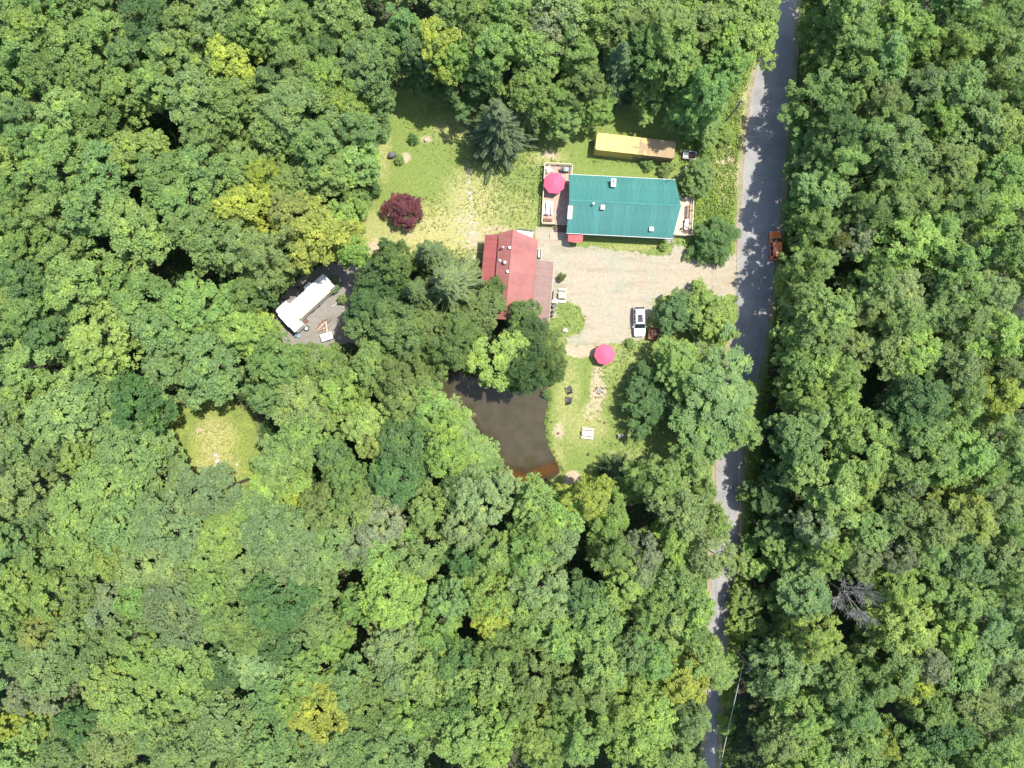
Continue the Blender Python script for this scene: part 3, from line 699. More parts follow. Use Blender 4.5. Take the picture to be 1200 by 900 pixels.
g = MB(); g.add([(-1.7, -.85, 2.76), (3.4, -.85, 2.76), (3.4, -.85, 2.95), (0, -.85, 5.36), (-1.7, -.85, 4.5)], [(0, 1, 2, 3, 4)]); g.add([(-1.7, -.75, 2.76), (3.4, -.75, 2.76), (3.4, -.75, 2.95), (0, -.75, 5.36), (-1.7, -.75, 4.5)], [(4, 3, 2, 1, 0)]); g.build('gable', 'barn_siding', rh)
MB().box(6.22, -8.5, 1.3, .06, 1.0, .9).build('window', 'glass_dark', rh)
MB().box(-3.0, -.5, 3.45, 2.0, .05, .12, ry=R(-14)).build('barge_board', 'white_paint', rh)
def rvent(px, py, key, fn):
    x, y, z = on_roof(px, py, rh, RF[key]); fn(x, y, z)
rvent(589.5, 291, 'l', lambda x, y, z: MB().tube((x, y, z-.1), (x, y, z+.95), .11, .11, 10).tube((x, y, z+.95), (x, y, z+1.05), .2, .05, 10).build('flue_pipe', 'grey_metal', rh))
rvent(597.3, 290.5, 'l', lambda x, y, z: MB().box(x, y, z+.15, .34, .34, .4).build('vent', 'white_paint', rh, bevel=.02))
rvent(585.9, 305.5, 'l', lambda x, y, z: MB().box(x, y, z+.1, .36, .3, .25).build('vent', 'cream_trim', rh, bevel=.02))
rvent(591.5, 308, 'l', lambda x, y, z: MB().tube((x, y, z-.1), (x, y, z+.3), .2, .2, 12).blob(x, y, z+.42, .3, .3, .18, 1, .02, 12, 6).build('turbine_vent', 'grey_metal', rh))
rvent(594.8, 318.5, 'l', lambda x, y, z: MB().box(x, y, z+.18, .3, .36, .42).build('vent', 'white_paint', rh, bevel=.02))
x, y = G(615, 273.5, .8)
t = thing('porch', 'white railed porch on the upper side of the red roof', 'porch', (x, y), R(-8))
for i in range(6): MB().box(-1.05+.42*i, -.1, .55, .40, 1.2, .05).build('floor_plank', 'white_paint', t)
for s in (-1, 1):
    for e in (-.6, .5): MB().box(s*1.15, e, .5, .09, .09, 1.0 if e > 0 else .5).build('post', 'white_paint', t)
for i in range(8): MB().box(-1.1+.31*i, .52, .75, .2, .03, .34).build('rail_slat', 'dark_metal', t)
MB().box(0, .52, 1.0, 2.45, .08, .05).build('handrail', 'dark_metal', t)
x, y = G(632.6, 297, .5); t = thing('bench', 'white bench in a grey frame against the red-roofed building', 'bench', (x, y), R(-5))
MB().box(0, 0, .45, .42, 1.3, .05).build('seat', 'white_paint', t); MB().box(.2, 0, .7, .05, 1.4, .5).build('back', 'grey_metal', t)
for s in (-1, 1): MB().box(0, s*.6, .35, .42, .06, .7).build('side_frame', 'grey_metal', t)
x, y = G(648.2, 346, .9); t = thing('shutter', 'dark upright shutter leaning under the brown roof\'s edge', 'shutter', (x, y), R(-5))
for i in range(5): MB().box(0, 0, .3+.26*i, .05, 1.2, .2, ry=R(12)).build('slat', 'dark_metal', t)
for s in (-1, 1): MB().box(0, s*.63, .8, .07, .06, 1.55).build('stile', 'dark_metal', t)
x, y = G(650, 353, .5); t = thing('cabinet', 'pale grey outdoor cabinet below the shutter', 'cabinet', (x, y), R(-5))
MB().box(0, 0, .42, .85, .6, .84).build('body', 'grey_metal', t, bevel=.02); MB().box(0, 0, .87, .92, .68, .05).build('top', 'cream_trim', t); MB().box(.435, 0, .42, .02, .5, .7).build('door', 'white_paint', t)
x, y = G(649.3, 359, .5); t = thing('barrel', 'black barrel beside the grass patch and brown roof', 'barrel', (x, y))
MB().tube((0, 0, 0), (0, 0, .8), .28, .3, 14).build('body', 'black_plastic', t); MB().tube((0, 0, .8), (0, 0, .84), .31, .31, 14).build('rim', 'dark_metal', t)
def pot(px, py, label, mat='terracotta', r=.2, h=.35, z=0):
    x, y = G(px, py, z); t = thing('flower_pot', label, 'pot', (x, y, z)); MB().tube((0, 0, 0), (0, 0, h), r*.75, r, 12).build('pot', mat, t)
    MB().tube((0, 0, h), (0, 0, h+.03), r*1.1, r*1.1, 12).build('rim', mat, t); MB().blob(0, 0, h+.18, r*1.2, r*1.2, .2, 3, .35).build('plant', 'forest_floor', t)
pot(647.2, 366, 'terracotta pot against the brown roof\'s right edge'); pot(646.6, 370.5, 'lower terracotta pot against the brown roof, nearest the trees', r=.16)

# ---------------- vehicles ----------------
def car(name, label, cat, px, py, rz, paint, L=4.55, Wd=1.82, Hc=1.66, sunroof=True, group=None):
    x, y = G(px, py, .8); t = thing(name, label, cat, (x, y), rz, group); s = L/4.55; hw = Wd/2; hr = hw*.76
    # stations: y, half width, belt z, half roof width, top z
    St = [(-2.27, .72, .78, .70, .80), (-2.20, .84, .92, .74, .97), (-2.05, .88, .98, .66, 1.34), (-1.80, .90, 1.0, .69, 1.58), (-1.0, .91, 1.0, .71, 1.65), (-.1, .91, .99, .71, 1.655),
          (.35, .91, .98, .69, 1.60), (.62, .91, .97, .70, 1.42), (1.05, .905, .96, .74, 1.09), (1.22, .90, .95, .74, 1.03), (1.75, .88, .90, .70, .97), (2.1, .82, .80, .60, .86), (2.27, .70, .66, .48, .70)]
    vs = []; fs = []; K = 13
    for (yy, w, bz, rw, tz) in St:
        w = w/.91*hw; rw = rw/.71*hr; tz = tz*Hc/1.655 if tz > 1.05 else tz; yy *= s
        ring = [(w*.9, .22), (w, .38), (w*1.0, .7), (w*.97, bz), (rw+(w-rw)*.12, bz+(tz-bz)*.86), (rw*.85, tz), (0, tz+.03)]
        ring = ring+[(-a, b_) for a, b_ in ring[-2::-1]]
        vs += [(a, yy, b_) for a, b_ in ring]
    for i in range(len(St)-1):
        for k in range(K-1): fs.append((i*K+k, i*K+k+1, (i+1)*K+k+1, (i+1)*K+k))
        fs.append((i*K+K-1, i*K, (i+1)*K, (i+1)*K+K-1))
    fs.append(tuple(range(K-1, -1, -1))); fs.append(tuple(range((len(St)-1)*K, len(St)*K)))
    fs = [f[::-1] for f in fs]
    body = MB().add(vs, fs).build('body', paint, t, smooth=True)
    md = body.modifiers.new('sub', 'SUBSURF'); md.levels = 1; md.render_levels = 2
    def ringpt(i0, i1, f, k, off=.018):
        a = Vector(vs[i0*K+k])*(1-f)+Vector(vs[i1*K+k])*f; c = Vector((0, a.y, .9)); return a+(a-c).normalized()*off
    def patch(nm, cells, mat, off=.02):
        m = MB()
        for c4 in cells: m.add([ringpt(*c_, off=off) for c_ in c4], [(0, 1, 2, 3)])
        return m.build(nm, mat, t)
    patch('windshield', [[(6, 7, .25, k), (6, 7, .25, k+1), (8, 9, .0, k+1), (8, 9, .0, k)] for k in (4, 5, 6, 7)], 'glass_dark', .03)
    patch('rear_window', [[(2, 3, -.4, k), (2, 3, -.4, k+1), (3, 4, -.05, k+1), (3, 4, -.05, k)] for k in (4, 5, 6, 7)], 'glass_dark', .03)
    for a in (3, 8):
        patch('side_window', [[(i, i+1, .06, a), (i, i+1, .06, a+1), (i, i+1, .94, a+1), (i, i+1, .94, a)] for i in (3, 4, 5)], 'glass_dark', .014)
    if sunroof: MB().box(0, -.42*s, Hc+.02, .78, 1.15, .03).build('sunroof', 'glass_dark', t, bevel=.01)
    for a in (-1, 1):
        MB().tube((a*hr*.83, -1.7*s, Hc+.01), (a*hr*.83, .2*s, Hc+.01), .022).build('roof_rail', 'grey_metal', t)
        MB().blob(a*(hw+.12), .82*s, 1.02, .12, .08, .08, 2, .05).build('mirror', paint, t, smooth=True)
        MB().box(a*.62, 2.16*s, .72, .3, .14, .13, rz=R(-14*a)).build('headlight', 'lamp_glass', t, bevel=.02)
        MB().box(a*.68, -2.2*s, .88, .26, .12, .2).build('tail_light', 'tail_red', t, bevel=.02)
        for b_ in (-1.38, 1.42):
            w = MB().tube((a*(hw-.2), b_*s, .34), (a*(hw+.015), b_*s, .34), .34, .34, 20).build('wheel', 'rubber', t); MB().tube((a*(hw-.02), b_*s, .34), (a*(hw+.025), b_*s, .34), .2, .2, 12).build('rim', 'grey_metal', w)
    MB().box(0, 2.24*s, .5, 1.1, .06, .22).build('grille', 'dark_metal', t)
    MB().box(0, -2.27*s, .62, .5, .03, .12).build('number_plate', 'grey_metal', t)
    return t
car('parked_car', 'white car with dark sunroof parked on the gravel beside the grass', 'car', 749.4, 376.8, R(181), 'white_car_paint')
car('parked_car', 'orange red car at the right edge of the road', 'car', 909, 287.5, R(2), 'orange_car_paint', L=4.4, Wd=1.75, sunroof=False)

# rust-brown cart right of the white car
x, y = G(765, 391, .6); t = thing('box_cart', 'rust brown open cart between white car and leafy tree', 'cart', (x, y), R(-6))
MB().box(0, 0, .45, 1.35, 1.7, .08).build('bed', 'rust', t)
for s in (-1, 1):
    for i in range(3): MB().box(s*.68, 0, .6+.2*i, .05, 1.75, .15).build('side_board', 'rust', t)
    for i in range(3): MB().box(0, s*.87, .6+.2*i, 1.35, .05, .15).build('end_board', 'rust', t)
    MB().tube((s*.72, 0, .28), (s*.84, 0, .28), .28, .28, 14).build('wheel', 'rubber', t)
MB().box(.1, .1, .62, .8, 1.1, .3, rz=R(20)).build('load_box', 'terracotta', t, bevel=.03)

# ---------------- camper in the left clearing ----------------
x, y = G(358.6, 352.2, 3.0)
cp = thing('camper', 'long white camper trailer on the grey gravel pad in the woods', 'camper', (x, y), R(42.5))
b = MB().box(0, 0, 1.85, 9.1, 2.5, 2.3); b.build('body', 'camper_white', cp, bevel=.15)
for i in range(6): MB().box(-3.78+1.512*i, 0, 3.01, 1.50, 2.36, .035).build('roof_sheet', 'camper_white', cp)
for s in (-1, 1): MB().box(0, s*1.2, 3.02, 9.0, .06, .06).build('roof_edge', 'white_paint', cp)
for px_ in (-.1,): a = MB().box(.2, 0, 3.18, 1.0, .75, .3).build('air_conditioner', 'camper_white', cp, bevel=.08)
for (q_, r_) in ((-2.6, .3), (2.9, -.2), (-3.6, -.6)):
    v = MB().box(q_, r_, 3.08, .42, .42, .12).build('roof_vent', 'cream_trim', cp, bevel=.03)
for q_, r_ in ((1.6, .6), (-1.3, -.7)): MB().tube((q_, r_, 3.0), (q_, r_, 3.2), .06).build('vent_pipe', 'grey_metal', cp)
so_ = MB().box(-3.3, 1.62, 1.9, 2.0, .8, 1.9).build('slide_out', 'camper_white', cp, bevel=.04); MB().box(-3.3, 1.62, 2.87, 2.1, .86, .05).build('slide_out_roof', 'white_paint', so_)
so_ = MB().box(1.6, 1.5, 1.9, 1.2, .6, 1.8).build('slide_out', 'camper_white', cp, bevel=.04)
so_ = MB().box(-3.6, -1.75, 1.9, 1.6, 1.05, 1.9).build('slide_out', 'camper_white', cp, bevel=.04); MB().box(-3.6, -1.75, 2.87, 1.7, 1.12, .05).build('slide_out_roof', 'white_paint', so_)
MB().tube((-2.5, -1.36, 2.75), (3.6, -1.36, 2.75), .09, .09, 10).build('awning_roller', 'cream_trim', cp)
for q_ in (-1.5, 1.2, 3.2):
    f = MB().box(q_, -1.26, 1.95, .9, .05, .6).build('window', 'dark_metal', cp); MB().box(q_, -1.28, 1.95, .8, .05, .5).build('pane', 'glass_dark', f)
d = MB().box(0, -1.265, 1.7, .7, .05, 1.8).build('door', 'white_paint', cp); MB().box(.25, -1.31, 1.7, .05, .05, .12).build('handle', 'dark_metal', d)
for q_ in (-.6, .4):
    for s in (-1, 1): MB().tube((q_, s*1.0, .38), (q_, s*1.22, .38), .38, .38, 16).build('wheel', 'rubber', cp)
MB().box(0, 0, .62, 8.8, 1.6, .16).build('chassis', 'dark_metal', cp)
MB().tube((4.5, .7, .6), (5.7, 0, .5), .05).tube((4.5, -.7, .6), (5.7, 0, .5), .05).build('hitch', 'dark_metal', cp); MB().tube((5.1, 0, .5), (5.1, 0, .95), .16, .16, 12).build('gas_bottle', 'white_paint', cp)
def ring(name, px, py, z, r, w, mat, label, cat):
    x, y = G(px, py, z); t = thing(name, label, cat, (x, y, 0)); m = MB(); n = 20
    vs = []; 
    for i in range(n):
        a = 2*math.pi*i/n
        for j in range(6): b_ = 2*math.pi*j/6; vs.append(((r+w*math.cos(b_))*math.cos(a), (r+w*math.cos(b_))*math.sin(a), z+w*math.sin(b_)))
    fs = [(i*6+j, ((i+1) % n)*6+j, ((i+1) % n)*6+(j+1) % 6, i*6+(j+1) % 6) for i in range(n) for j in range(6)]
    m.add(vs, fs).build('ring', mat, t, smooth=True); return t
t = ring('fire_ring', 359, 384.6, .2, .38, .1, 'dark_metal', 'dark metal fire ring on the pad below the camper', 'fire ring'); MB().tube((0, 0, 0), (0, 0, .12), .36, .36, 14).build('ash', 'ash', t)
t = ring('tyre', 396.3, 328.5, .15, .3, .13, 'white_paint', 'pale round tyre planter beyond the camper\'s upper end', 'tyre'); MB().tube((0, 0, 0), (0, 0, .16), .2, .2, 12).build('soil', 'rust', t)
x, y = G(350, 393.5, .4); t = thing('camp_chair', 'blue grey folding chair at the pad\'s lower left', 'chair', (x, y), R(70))
MB().box(0, 0, .42, .6, .5, .04).build('seat', 'blue_plastic', t); MB().box(0, .3, .68, .6, .04, .5, rx=R(-15)).build('back', 'blue_plastic', t)
MB().tube((-.3, -.25, 0), (.3, .25, .42), .015).tube((.3, -.25, 0), (-.3, .25, .42), .015).build('frame', 'dark_metal', t)
x, y = G(356.5, 376.5, .4); t = thing('camper_steps', 'brown wooden steps beside the camper\'s lower slide-out', 'steps', (x, y), R(42.5))
for i in range(3): MB().box(.0, .25-.25*i, .5-.16*i, .9, .27, .06).build('tread', 'rust' if i == 1 else 'dark_wood', t)
for s in (-1, 1): MB().box(s*.42, 0, .25, .06, .75, .3).build('stringer', 'dark_wood', t)
t = thing('woodpile', 'heap of brown planks lying on the camper pad', 'woodpile', G(379.5, 381, .2)+(0,), R(35)); r = random.Random(3)
for i in range(7): MB().box(r.uniform(-.5, .5), r.uniform(-.55, .55), .06+.035*i, r.uniform(1.1, 2.0), r.uniform(.12, .22), .05, rz=r.uniform(-.5, .5)+(1.3 if i % 4 == 0 else 0)).build('plank', ['pale_wood', 'rust', 'dark_wood', 'deck_wood'][i % 4], t)
x, y = G(383, 394.5, .7); t = thing('utility_trailer', 'small white-topped utility trailer at the pad\'s lower edge', 'trailer', (x, y), R(18))
MB().box(0, 0, .55, 1.7, 1.0, .5).build('body', 'white_paint', t, bevel=.03); MB().box(0, 0, .83, 1.8, 1.1, .06).build('lid', 'white_paint', t)
for s in (-1, 1): MB().tube((0, s*.5, .26), (0, s*.62, .26), .26, .26, 14).build('wheel', 'rubber', t)
def rock(px, py, rx, ry, rz_, label, mat='stone', rot=0, seed=1, name='boulder'):
    x, y = G(px, py, rz_*.6); o = MB().blob(0, 0, rz_*.5, rx, ry, rz_*.75, seed, .14, 10, 6).build(name, mat, None, smooth=True); o.location = (x, y, 0); o.rotation_euler = (0, 0, rot)
    return tag(o, label, 'boulder' if name == 'boulder' else 'stone')
rock(358.5, 411, .55, .42, .5, 'beige boulder at the pad\'s bottom tip', seed=4)
rock(459, 181.5, .66, .48, .75, 'dark grey oval boulder on the mown lawn', 'dark_stone', R(25), 9)
rock(662, 387, .5, .4, .35, 'pale flat stone below the round grass patch', seed=12); 
rock(499, 164, .35, .3, .35, 'pale stone beside the small lawn shrub', seed=14)
for i, (px, py, lb) in enumerate([(622, 383, ''), ]): pass
for i, (px, py, a, l, lb) in enumerate([(381.5, 347, 40, 1.3, 'red brown log at the camper\'s right side'), (392, 357.5, 30, .9, 'short grey log in the shade right of the camper'), (405.5, 358, 35, 1.2, 'long grey log on the shaded right edge of the pad')]):
    x, y = G(px, py, .2); o = MB().tube((-l/2, 0, .15), (l/2, .05, .15), .14, .11, 10).build('log', 'rust' if i == 0 else 'dead_wood'); o.location = (x, y, 0); o.rotation_euler = (0, 0, R(a)); tag(o, lb, 'log')
# small clearing stones
for i, (px, py, r_, lb) in enumerate([(252.5, 533.5, .28, 'upper white stone in the small grassy clearing'), (254.3, 540.5, .36, 'largest white stone in the small grassy clearing'), (277.5, 544.5, .2, 'white stone near the small clearing\'s right edge'), (251.5, 525, .14, 'smallest white stone in the small grassy clearing')]):
    rock(px, py, r_, r_*.7, .25, lb, 'white_paint', R(50*i), 20+i, 'stone')

# ---------------- things on the lawn by the pond ----------------
x, y = G(702.5, 457.5); t = thing('fire_pit', 'stone fire pit with white ash on the bare lawn', 'fire pit', (x, y))
r = random.Random(8)
for i in range(11):
    a = 2*math.pi*i/11; MB().blob(.52*math.cos(a), .52*math.sin(a), .08, .17, .13, .12, i, .2, 7, 4).build('stone', ['stone', 'dark_stone', 'rust'][i % 3], t)
MB().blob(.05, 0, .03, .38, .36, .07, 3, .2).build('ash', 'ash', t); MB().tube((-.3, -.15, .12), (.35, .2, .16), .06).tube((.2, -.3, .12), (.0, .35, .2), .05).build('charred_wood', 'black_plastic', t)
MB().blob(.12, .05, .12, .16, .14, .07, 5, .2).build('ash_heap', 'white_paint', t)
def stump(px, py, r_, h, label, mat='dark_wood'):
    x, y = G(px, py, h/2); t = thing('stump', label, 'stump', (x, y)); MB().tube((0, 0, 0), (0, 0, h), r_*1.25, r_, 11).build('trunk', mat, t); MB().tube((0, 0, h), (0, 0, h+.01), r_*.85, r_*.85, 11).build('cut_face', 'pale_wood' if mat == 'bark' else mat, t)
stump(690, 532.5, .2, .4, 'dark stump on the lawn below the white picnic table'); stump(654.3, 508, .15, .35, 'small dark stump on the pond bank, lower of two')
stump(646.6, 494.5, .13, .3, 'small dark stump on the pond bank, upper of two'); stump(708.5, 495.5, .14, .3, 'small dark stump between fire pit and dark bush')
stump(588, 169, .1, .2, 'low cut stump at the upper lawn', 'bark')
x, y = G(728.5, 510.5, .3); t = thing('wheelbarrow', 'green grey wheelbarrow in the grass below the dark bush', 'wheelbarrow', (x, y), R(10))
MB().slab([(-.45, -.28, .5), (.4, -.22, .42), (.4, .22, .42), (-.45, .28, .5)], .05).slab([(-.6, -.38, .66), (-.45, -.28, .5), (-.45, .28, .5), (-.6, .38, .66)], .02).build('tray', 'grey_wood', t)
MB().tube((.5, -.04, .2), (.5, .04, .2), .2, .2, 14).build('wheel', 'rubber', t)
for s in (-1, 1): MB().tube((.5, s*.06, .2), (-1.0, s*.3, .5), .02).build('handle', 'dark_wood', t); MB().tube((-.3, s*.2, .4), (-.4, s*.22, 0), .02).build('leg', 'dark_metal', t)

# stone path: loose pale stones
sm = MB(); r = random.Random(11)
for i in range(260):
    t_ = r.random(); px = 549+6*t_+r.gauss(0, 1.6+7.0*max(0, t_-.45)); py = 188+118*t_
    if r.random() < .3: px = 545+r.gauss(0, 7); py = 262+r.gauss(0, 13)
    x, y = G(px, py); s = r.uniform(.045, .14)*(1.6 if r.random() < .1 else 1); sm.blob(x, y, .03, s*1.3, s, s*.5, i, .25, 6, 4)
o = struct(sm.build('path_stones', 'stone'), 'stuff'); o['label'] = 'loose pale stones strewn down the grassy footpath'; o['category'] = 'stones'

# ---------------- poles and wires ----------------
def pole(x, y, h, label, az, arm=True):
    t = thing('utility_pole', label, 'utility pole', (x, y), az, 'utility poles along the road')
    MB().tube((0, 0, 0), (0, 0, h), .17, .12, 12).build('pole', 'grey_wood', t)
    MB().box(0, .12, h-.5, 1.3, .09, .11).build('crossarm', 'grey_wood', t)
    for s in (-.5, .5, 0): MB().tube((s, .12, h-.42 if s else h), (s, .12, h-.2 if s else h+.22), .06, .04).build('insulator', 'white_paint', t)
    c = MB().tube((.26, -.1, h-1.7), (.26, -.1, h-1.0), .17, .17, 12).build('transformer', 'grey_metal', t) if arm else None
pole(32.1, 39.5, 9.2, 'wooden utility pole on the verge above the yellow trailer', R(80)); pole(33.3, -39.6, 9.2, 'wooden utility pole at the shaded lower roadside', R(85), False)
def wire(a, b, r_, label, sag=.8, name='cable'):
    pts = [(a[0]+(b[0]-a[0])*t/16, a[1]+(b[1]-a[1])*t/16, a[2]+(b[2]-a[2])*t/16-sag*4*(t/16)*(1-t/16)) for t in range(17)]
    o = MB().path(pts, r_, 5).build(name, 'grey_metal' if r_ > .03 else 'dark_metal'); tag(o, label, 'cable', 'overhead cables'); return o
P3 = G(826, 985, 6.1)
wire((32.1, 39.35, 6.2), (33.3, -39.5, 6.1), .022, 'long thin grey cable hanging along the road between the two poles', 1.0)
wire((33.3, -39.7, 6.1), (*P3, 6.1), .06, 'thick grey cable running from the lower pole to the bottom edge', .3)
wire((32.1, 39.6, 6.2), (*G(905, -120, 6.2), 6.2), .022, 'thin cable from the upper pole towards the top edge', .5)
wire((32.0, 39.4, 7.4), (24.5, 30.5, 7.9), .018, 'thin service wire from the upper pole to the house mast', .3)

# ---------------- tree prototypes ----------------
def sph(n, zmin=-1.0):
    d = unit(rng.normal(size=(n*3, 3))); d = d[d[:, 2] > zmin]
    while len(d) < n: e = unit(rng.normal(size=(n*3, 3))); d = np.concatenate([d, e[e[:, 2] > zmin]])
    return d[:n]
def crown_mesh(kind):
    "a crown of about 4 m radius whose top is at 16 m"
    P_ = dict(m=dict(nb=36, rb=(.85, 1.6), nc=11, rc=(.34, .60), nl=32, ls=(.12, .22), hz=5.2, flat=.62, irr=.30),
              f=dict(nb=42, rb=(.75, 1.3), nc=15, rc=(.28, .5), nl=23, ls=(.11, .18), hz=5.2, flat=.8, irr=.24),
              w=dict(nb=50, rb=(.7, 1.35), nc=10, rc=(.3, .6), nl=28, ls=(.105, .19), hz=5.8, flat=.7, irr=.34),
            s=dict(nb=44, rb=(.7, 1.35), nc=13, rc=(.28, .5), nl=24, ls=(.10, .18), hz=2.7, flat=.6, irr=.18))[kind]
    ph = rng.uniform(0, 6.28, 6); n = P_['nb']; i = np.arange(n)+.5
    zz = 1-i/n*(1.75 if kind == 'w' else 1.28); th = i*2.39996+rng.normal(0, .25, n); zz = np.clip(zz+rng.normal(0, .06, n), -.8, 1); rr = np.sqrt(1-np.minimum(zz**2, 1))
    lob = 1+P_['irr']*(.6*np.sin(2*th+ph[0])+.5*np.sin(3*th+ph[1])*rr+.5*np.sin(5*th+ph[2]))+rng.normal(0, .05, n)
    rb = rng.uniform(*P_['rb'], n)
    lob = lob*(1+rng.normal(0, .09, n)); hz_ = P_['hz']; c = np.stack([rr*np.cos(th)*4*lob, rr*np.sin(th)*4*lob, zz*hz_*(1+rng.normal(0, .06, n))], 1)
    c *= ((np.linalg.norm(c, axis=1)-rb*.8)/np.linalg.norm(c, axis=1))[:, None]
    c[:, 2] += 16-hz_
    if kind == 's': c[:, 2] += rng.normal(0, .42, n)-.25
    out = []; axis = np.array([0, 0, 16-hz_])
    for b in range(n):
        o = unit((c[b]-axis)[None])[0]; d = unit(sph(P_['nc'], -.35)+.55*o+np.array([0, 0, .25]))
        cc = c[b]+d*rb[b]*rng.uniform(.65, 1.25, (len(d), 1))*np.array([1, 1, P_['flat']])
        rc = rng.uniform(*P_['rc'], len(d))
        for k in range(len(d)):
            e = unit(sph(P_['nl'], -.3)+.3*d[k]); p = cc[k]+e*rc[k]*rng.uniform(.45, 1.05, (len(e), 1))*np.array([1.1, 1.1, .55])
            nr = unit(e*.45+np.array([0, 0, .68])+rng.normal(0, .38, e.shape)); out.append((p, nr))
    P = np.concatenate([a for a, _ in out]); Nn = np.concatenate([b for _, b in out])
    # loose sprays round the rim
    if kind == 'w':      # long drooping leaflets pointing outward
        o = unit(P-np.array([0, 0, 11]))+rng.normal(0, .45, P.shape); P, T, B = leafset(P, Nn, rng.uniform(*P_['ls'], len(P))*1.45, .30, o)
    else: P, T, B = leafset(P, Nn, rng.uniform(*P_['ls'], len(P)), .62 if kind != 'f' else .5)
    V, Fq = quads(P, T, B); return np_mesh('crown', V, Fq, 'leaf')
def trunk_mesh(top=12.5, r0=.26, limbs=7, mat='bark', spread=2.6, zlo=6):
    m = MB(); m.tube((0, 0, -.1), (.1, .05, top*.5), r0*1.15, r0*.75, 8); m.tube((.1, .05, top*.5), (0, .1, top), r0*.75, r0*.3, 8)
    r = random.Random(int(top*10)+limbs)
    for i in range(limbs):
        a = 2.4*i+r.uniform(-.3, .3); z = zlo+(top-zlo)*i/limbs; l = spread*r.uniform(.7, 1.1)
        p0 = Vector((.08, .05, z)); p1 = p0+Vector((math.cos(a)*l*.5, math.sin(a)*l*.5, l*.45)); p2 = p0+Vector((math.cos(a)*l, math.sin(a)*l, l*.75))
        m.tube(p0, p1, r0*.4, r0*.27, 6); m.tube(p1, p2, r0*.27, r0*.1, 6)
    return m.mesh('trunk', mat)
def conifer_mesh(h=17, Rb=3.6, tiers=18, z0=2.0):
    Ps = []; Ts = []; Bs = []
    for t in range(tiers):
        f = t/(tiers-1); z = z0+(h-.3-z0)*f; L = Rb*(1-f)**.8*rng.uniform(.9, 1.1)+.25; nb = int(7+8*(1-f))
        a0 = rng.uniform(0, 6.28)
        for b in range(nb):
            a = a0+6.283*b/nb+rng.normal(0, .12); l = L*rng.uniform(.6, 1.2); n = max(4, int(l/.085))
            s = np.linspace(.08, 1, n); dr = np.array([math.cos(a), math.sin(a)]); sd_ = np.array([-dr[1], dr[0]])
            zz = z+.12*l*s-.42*l*s**2+.10*l*s**4
            for side in (-1, 1, 0):
                w = .52*(1-.75*s)*min(1, l/1.5)+.10; w = w*(abs(side)) 
                p = np.stack([dr[0]*l*s+sd_[0]*side*w*.75, dr[1]*l*s+sd_[1]*side*w*.75, zz-.06*abs(side)-rng.uniform(0, .07, n)], 1)
                tt = np.stack([dr[0]*.9+sd_[0]*side*.9+0*s, dr[1]*.9+sd_[1]*side*.9+0*s, -.35-.3*s], 1)+rng.normal(0, .18, (n, 3)); tt = unit(tt)
                nr = unit(np.stack([0*s, 0*s, 1+0*s], 1)+rng.normal(0, .3, (n, 3))); B = unit(np.cross(nr, tt))
                ln = (.17+.16*(1-s))*rng.uniform(.8, 1.25, n)*(1 if side else .85)
                Ps.append(p); Ts.append(tt*ln[:, None]); Bs.append(B*.065)
    V, Fq = quads(np.concatenate(Ps), np.concatenate(Ts), np.concatenate(Bs)); return np_mesh('crown', V, Fq, 'needle')
def bare_mesh(seed, h=15, spread=3.2, dens=1.0):
    r = random.Random(seed); m = MB()
    def br(p, d, l, rad, lv):
        q = p+d*l*.5+Vector((r.uniform(-.1, .1), r.uniform(-.1, .1), 0))*l; e = q+(d+Vector((r.uniform(-.3, .3), r.uniform(-.3, .3), r.uniform(-.05, .2)))).normalized()*l*.5
        m.tube(p, q, rad, rad*.75, 4 if lv > 1 else 6); m.tube(q, e, rad*.75, rad*.4, 4 if lv > 1 else 6)
        if lv < 4:
            for k in range(int((4 if lv < 3 else 3)*dens)):
                b0 = q.lerp(e, r.random()) if k else e
                nd = (d+Vector((r.uniform(-.9, .9), r.uniform(-.9, .9), r.uniform(-.1, .6)))).normalized(); br(b0, nd, l*r.uniform(.45, .7), max(.018, rad*.45), lv+1)
    m.tube((0, 0, 0), (0, 0, h*.55), .22, .16, 8)
    for i in range(8):
        a = i*2.4; br(Vector((0, 0, h*(.45+.05*(i % 4)))), Vector((math.cos(a)*.75, math.sin(a)*.75, .75)).normalized(), spread, .075, 1)
    return m.mesh('bare_branches', 'dead_wood')
CR = {'w': [crown_mesh('w') for _ in range(6)], 'm': [crown_mesh('m') for _ in range(6)], 'f': [crown_mesh('f') for _ in range(5)], 's': [crown_mesh('s') for _ in range(5)]}
TR = [trunk_mesh(12.5), trunk_mesh(12, .22, 6)]
CONE = [conifer_mesh(17, 3.8), conifer_mesh(17, 4.4, 16), conifer_mesh(17, 3.4, 20)]
CTR = trunk_mesh(16.5, .24, 0)
BARE = [bare_mesh(1, dens=1.6), bare_mesh(5, dens=1.5)]
TONE = dict(M=(.172, .256, .062), D=(.100, .170, .046), L=(.212, .300, .074), B=(.164, .248, .072), Y=(.300, .355, .064), G=(.220, .265, .115),
            O=(.200, .268, .074), P=(.228, .305, .100), R=(.165, .050, .060), E=(.166, .232, .080), A=(.240, .270, .080), S=(.088, .135, .046), V=(.235, .325, .068), C=(.188, .272, .076))
WORD = dict(M='mid green', D='dark green', L='light green', B='bluish green', Y='bright yellow', G='greyish sparse', O='olive green', P='pale sage green', R='purple-leaved', E='grey green',
            A='orange tinged', S='dark grey green', V='yellow green', C='soft green')
KW = dict(m='broadleaf tree', w='feathery tree', f='fine-leaved tree', s='smooth-crowned tree', c='spruce', d='bare dead tree')
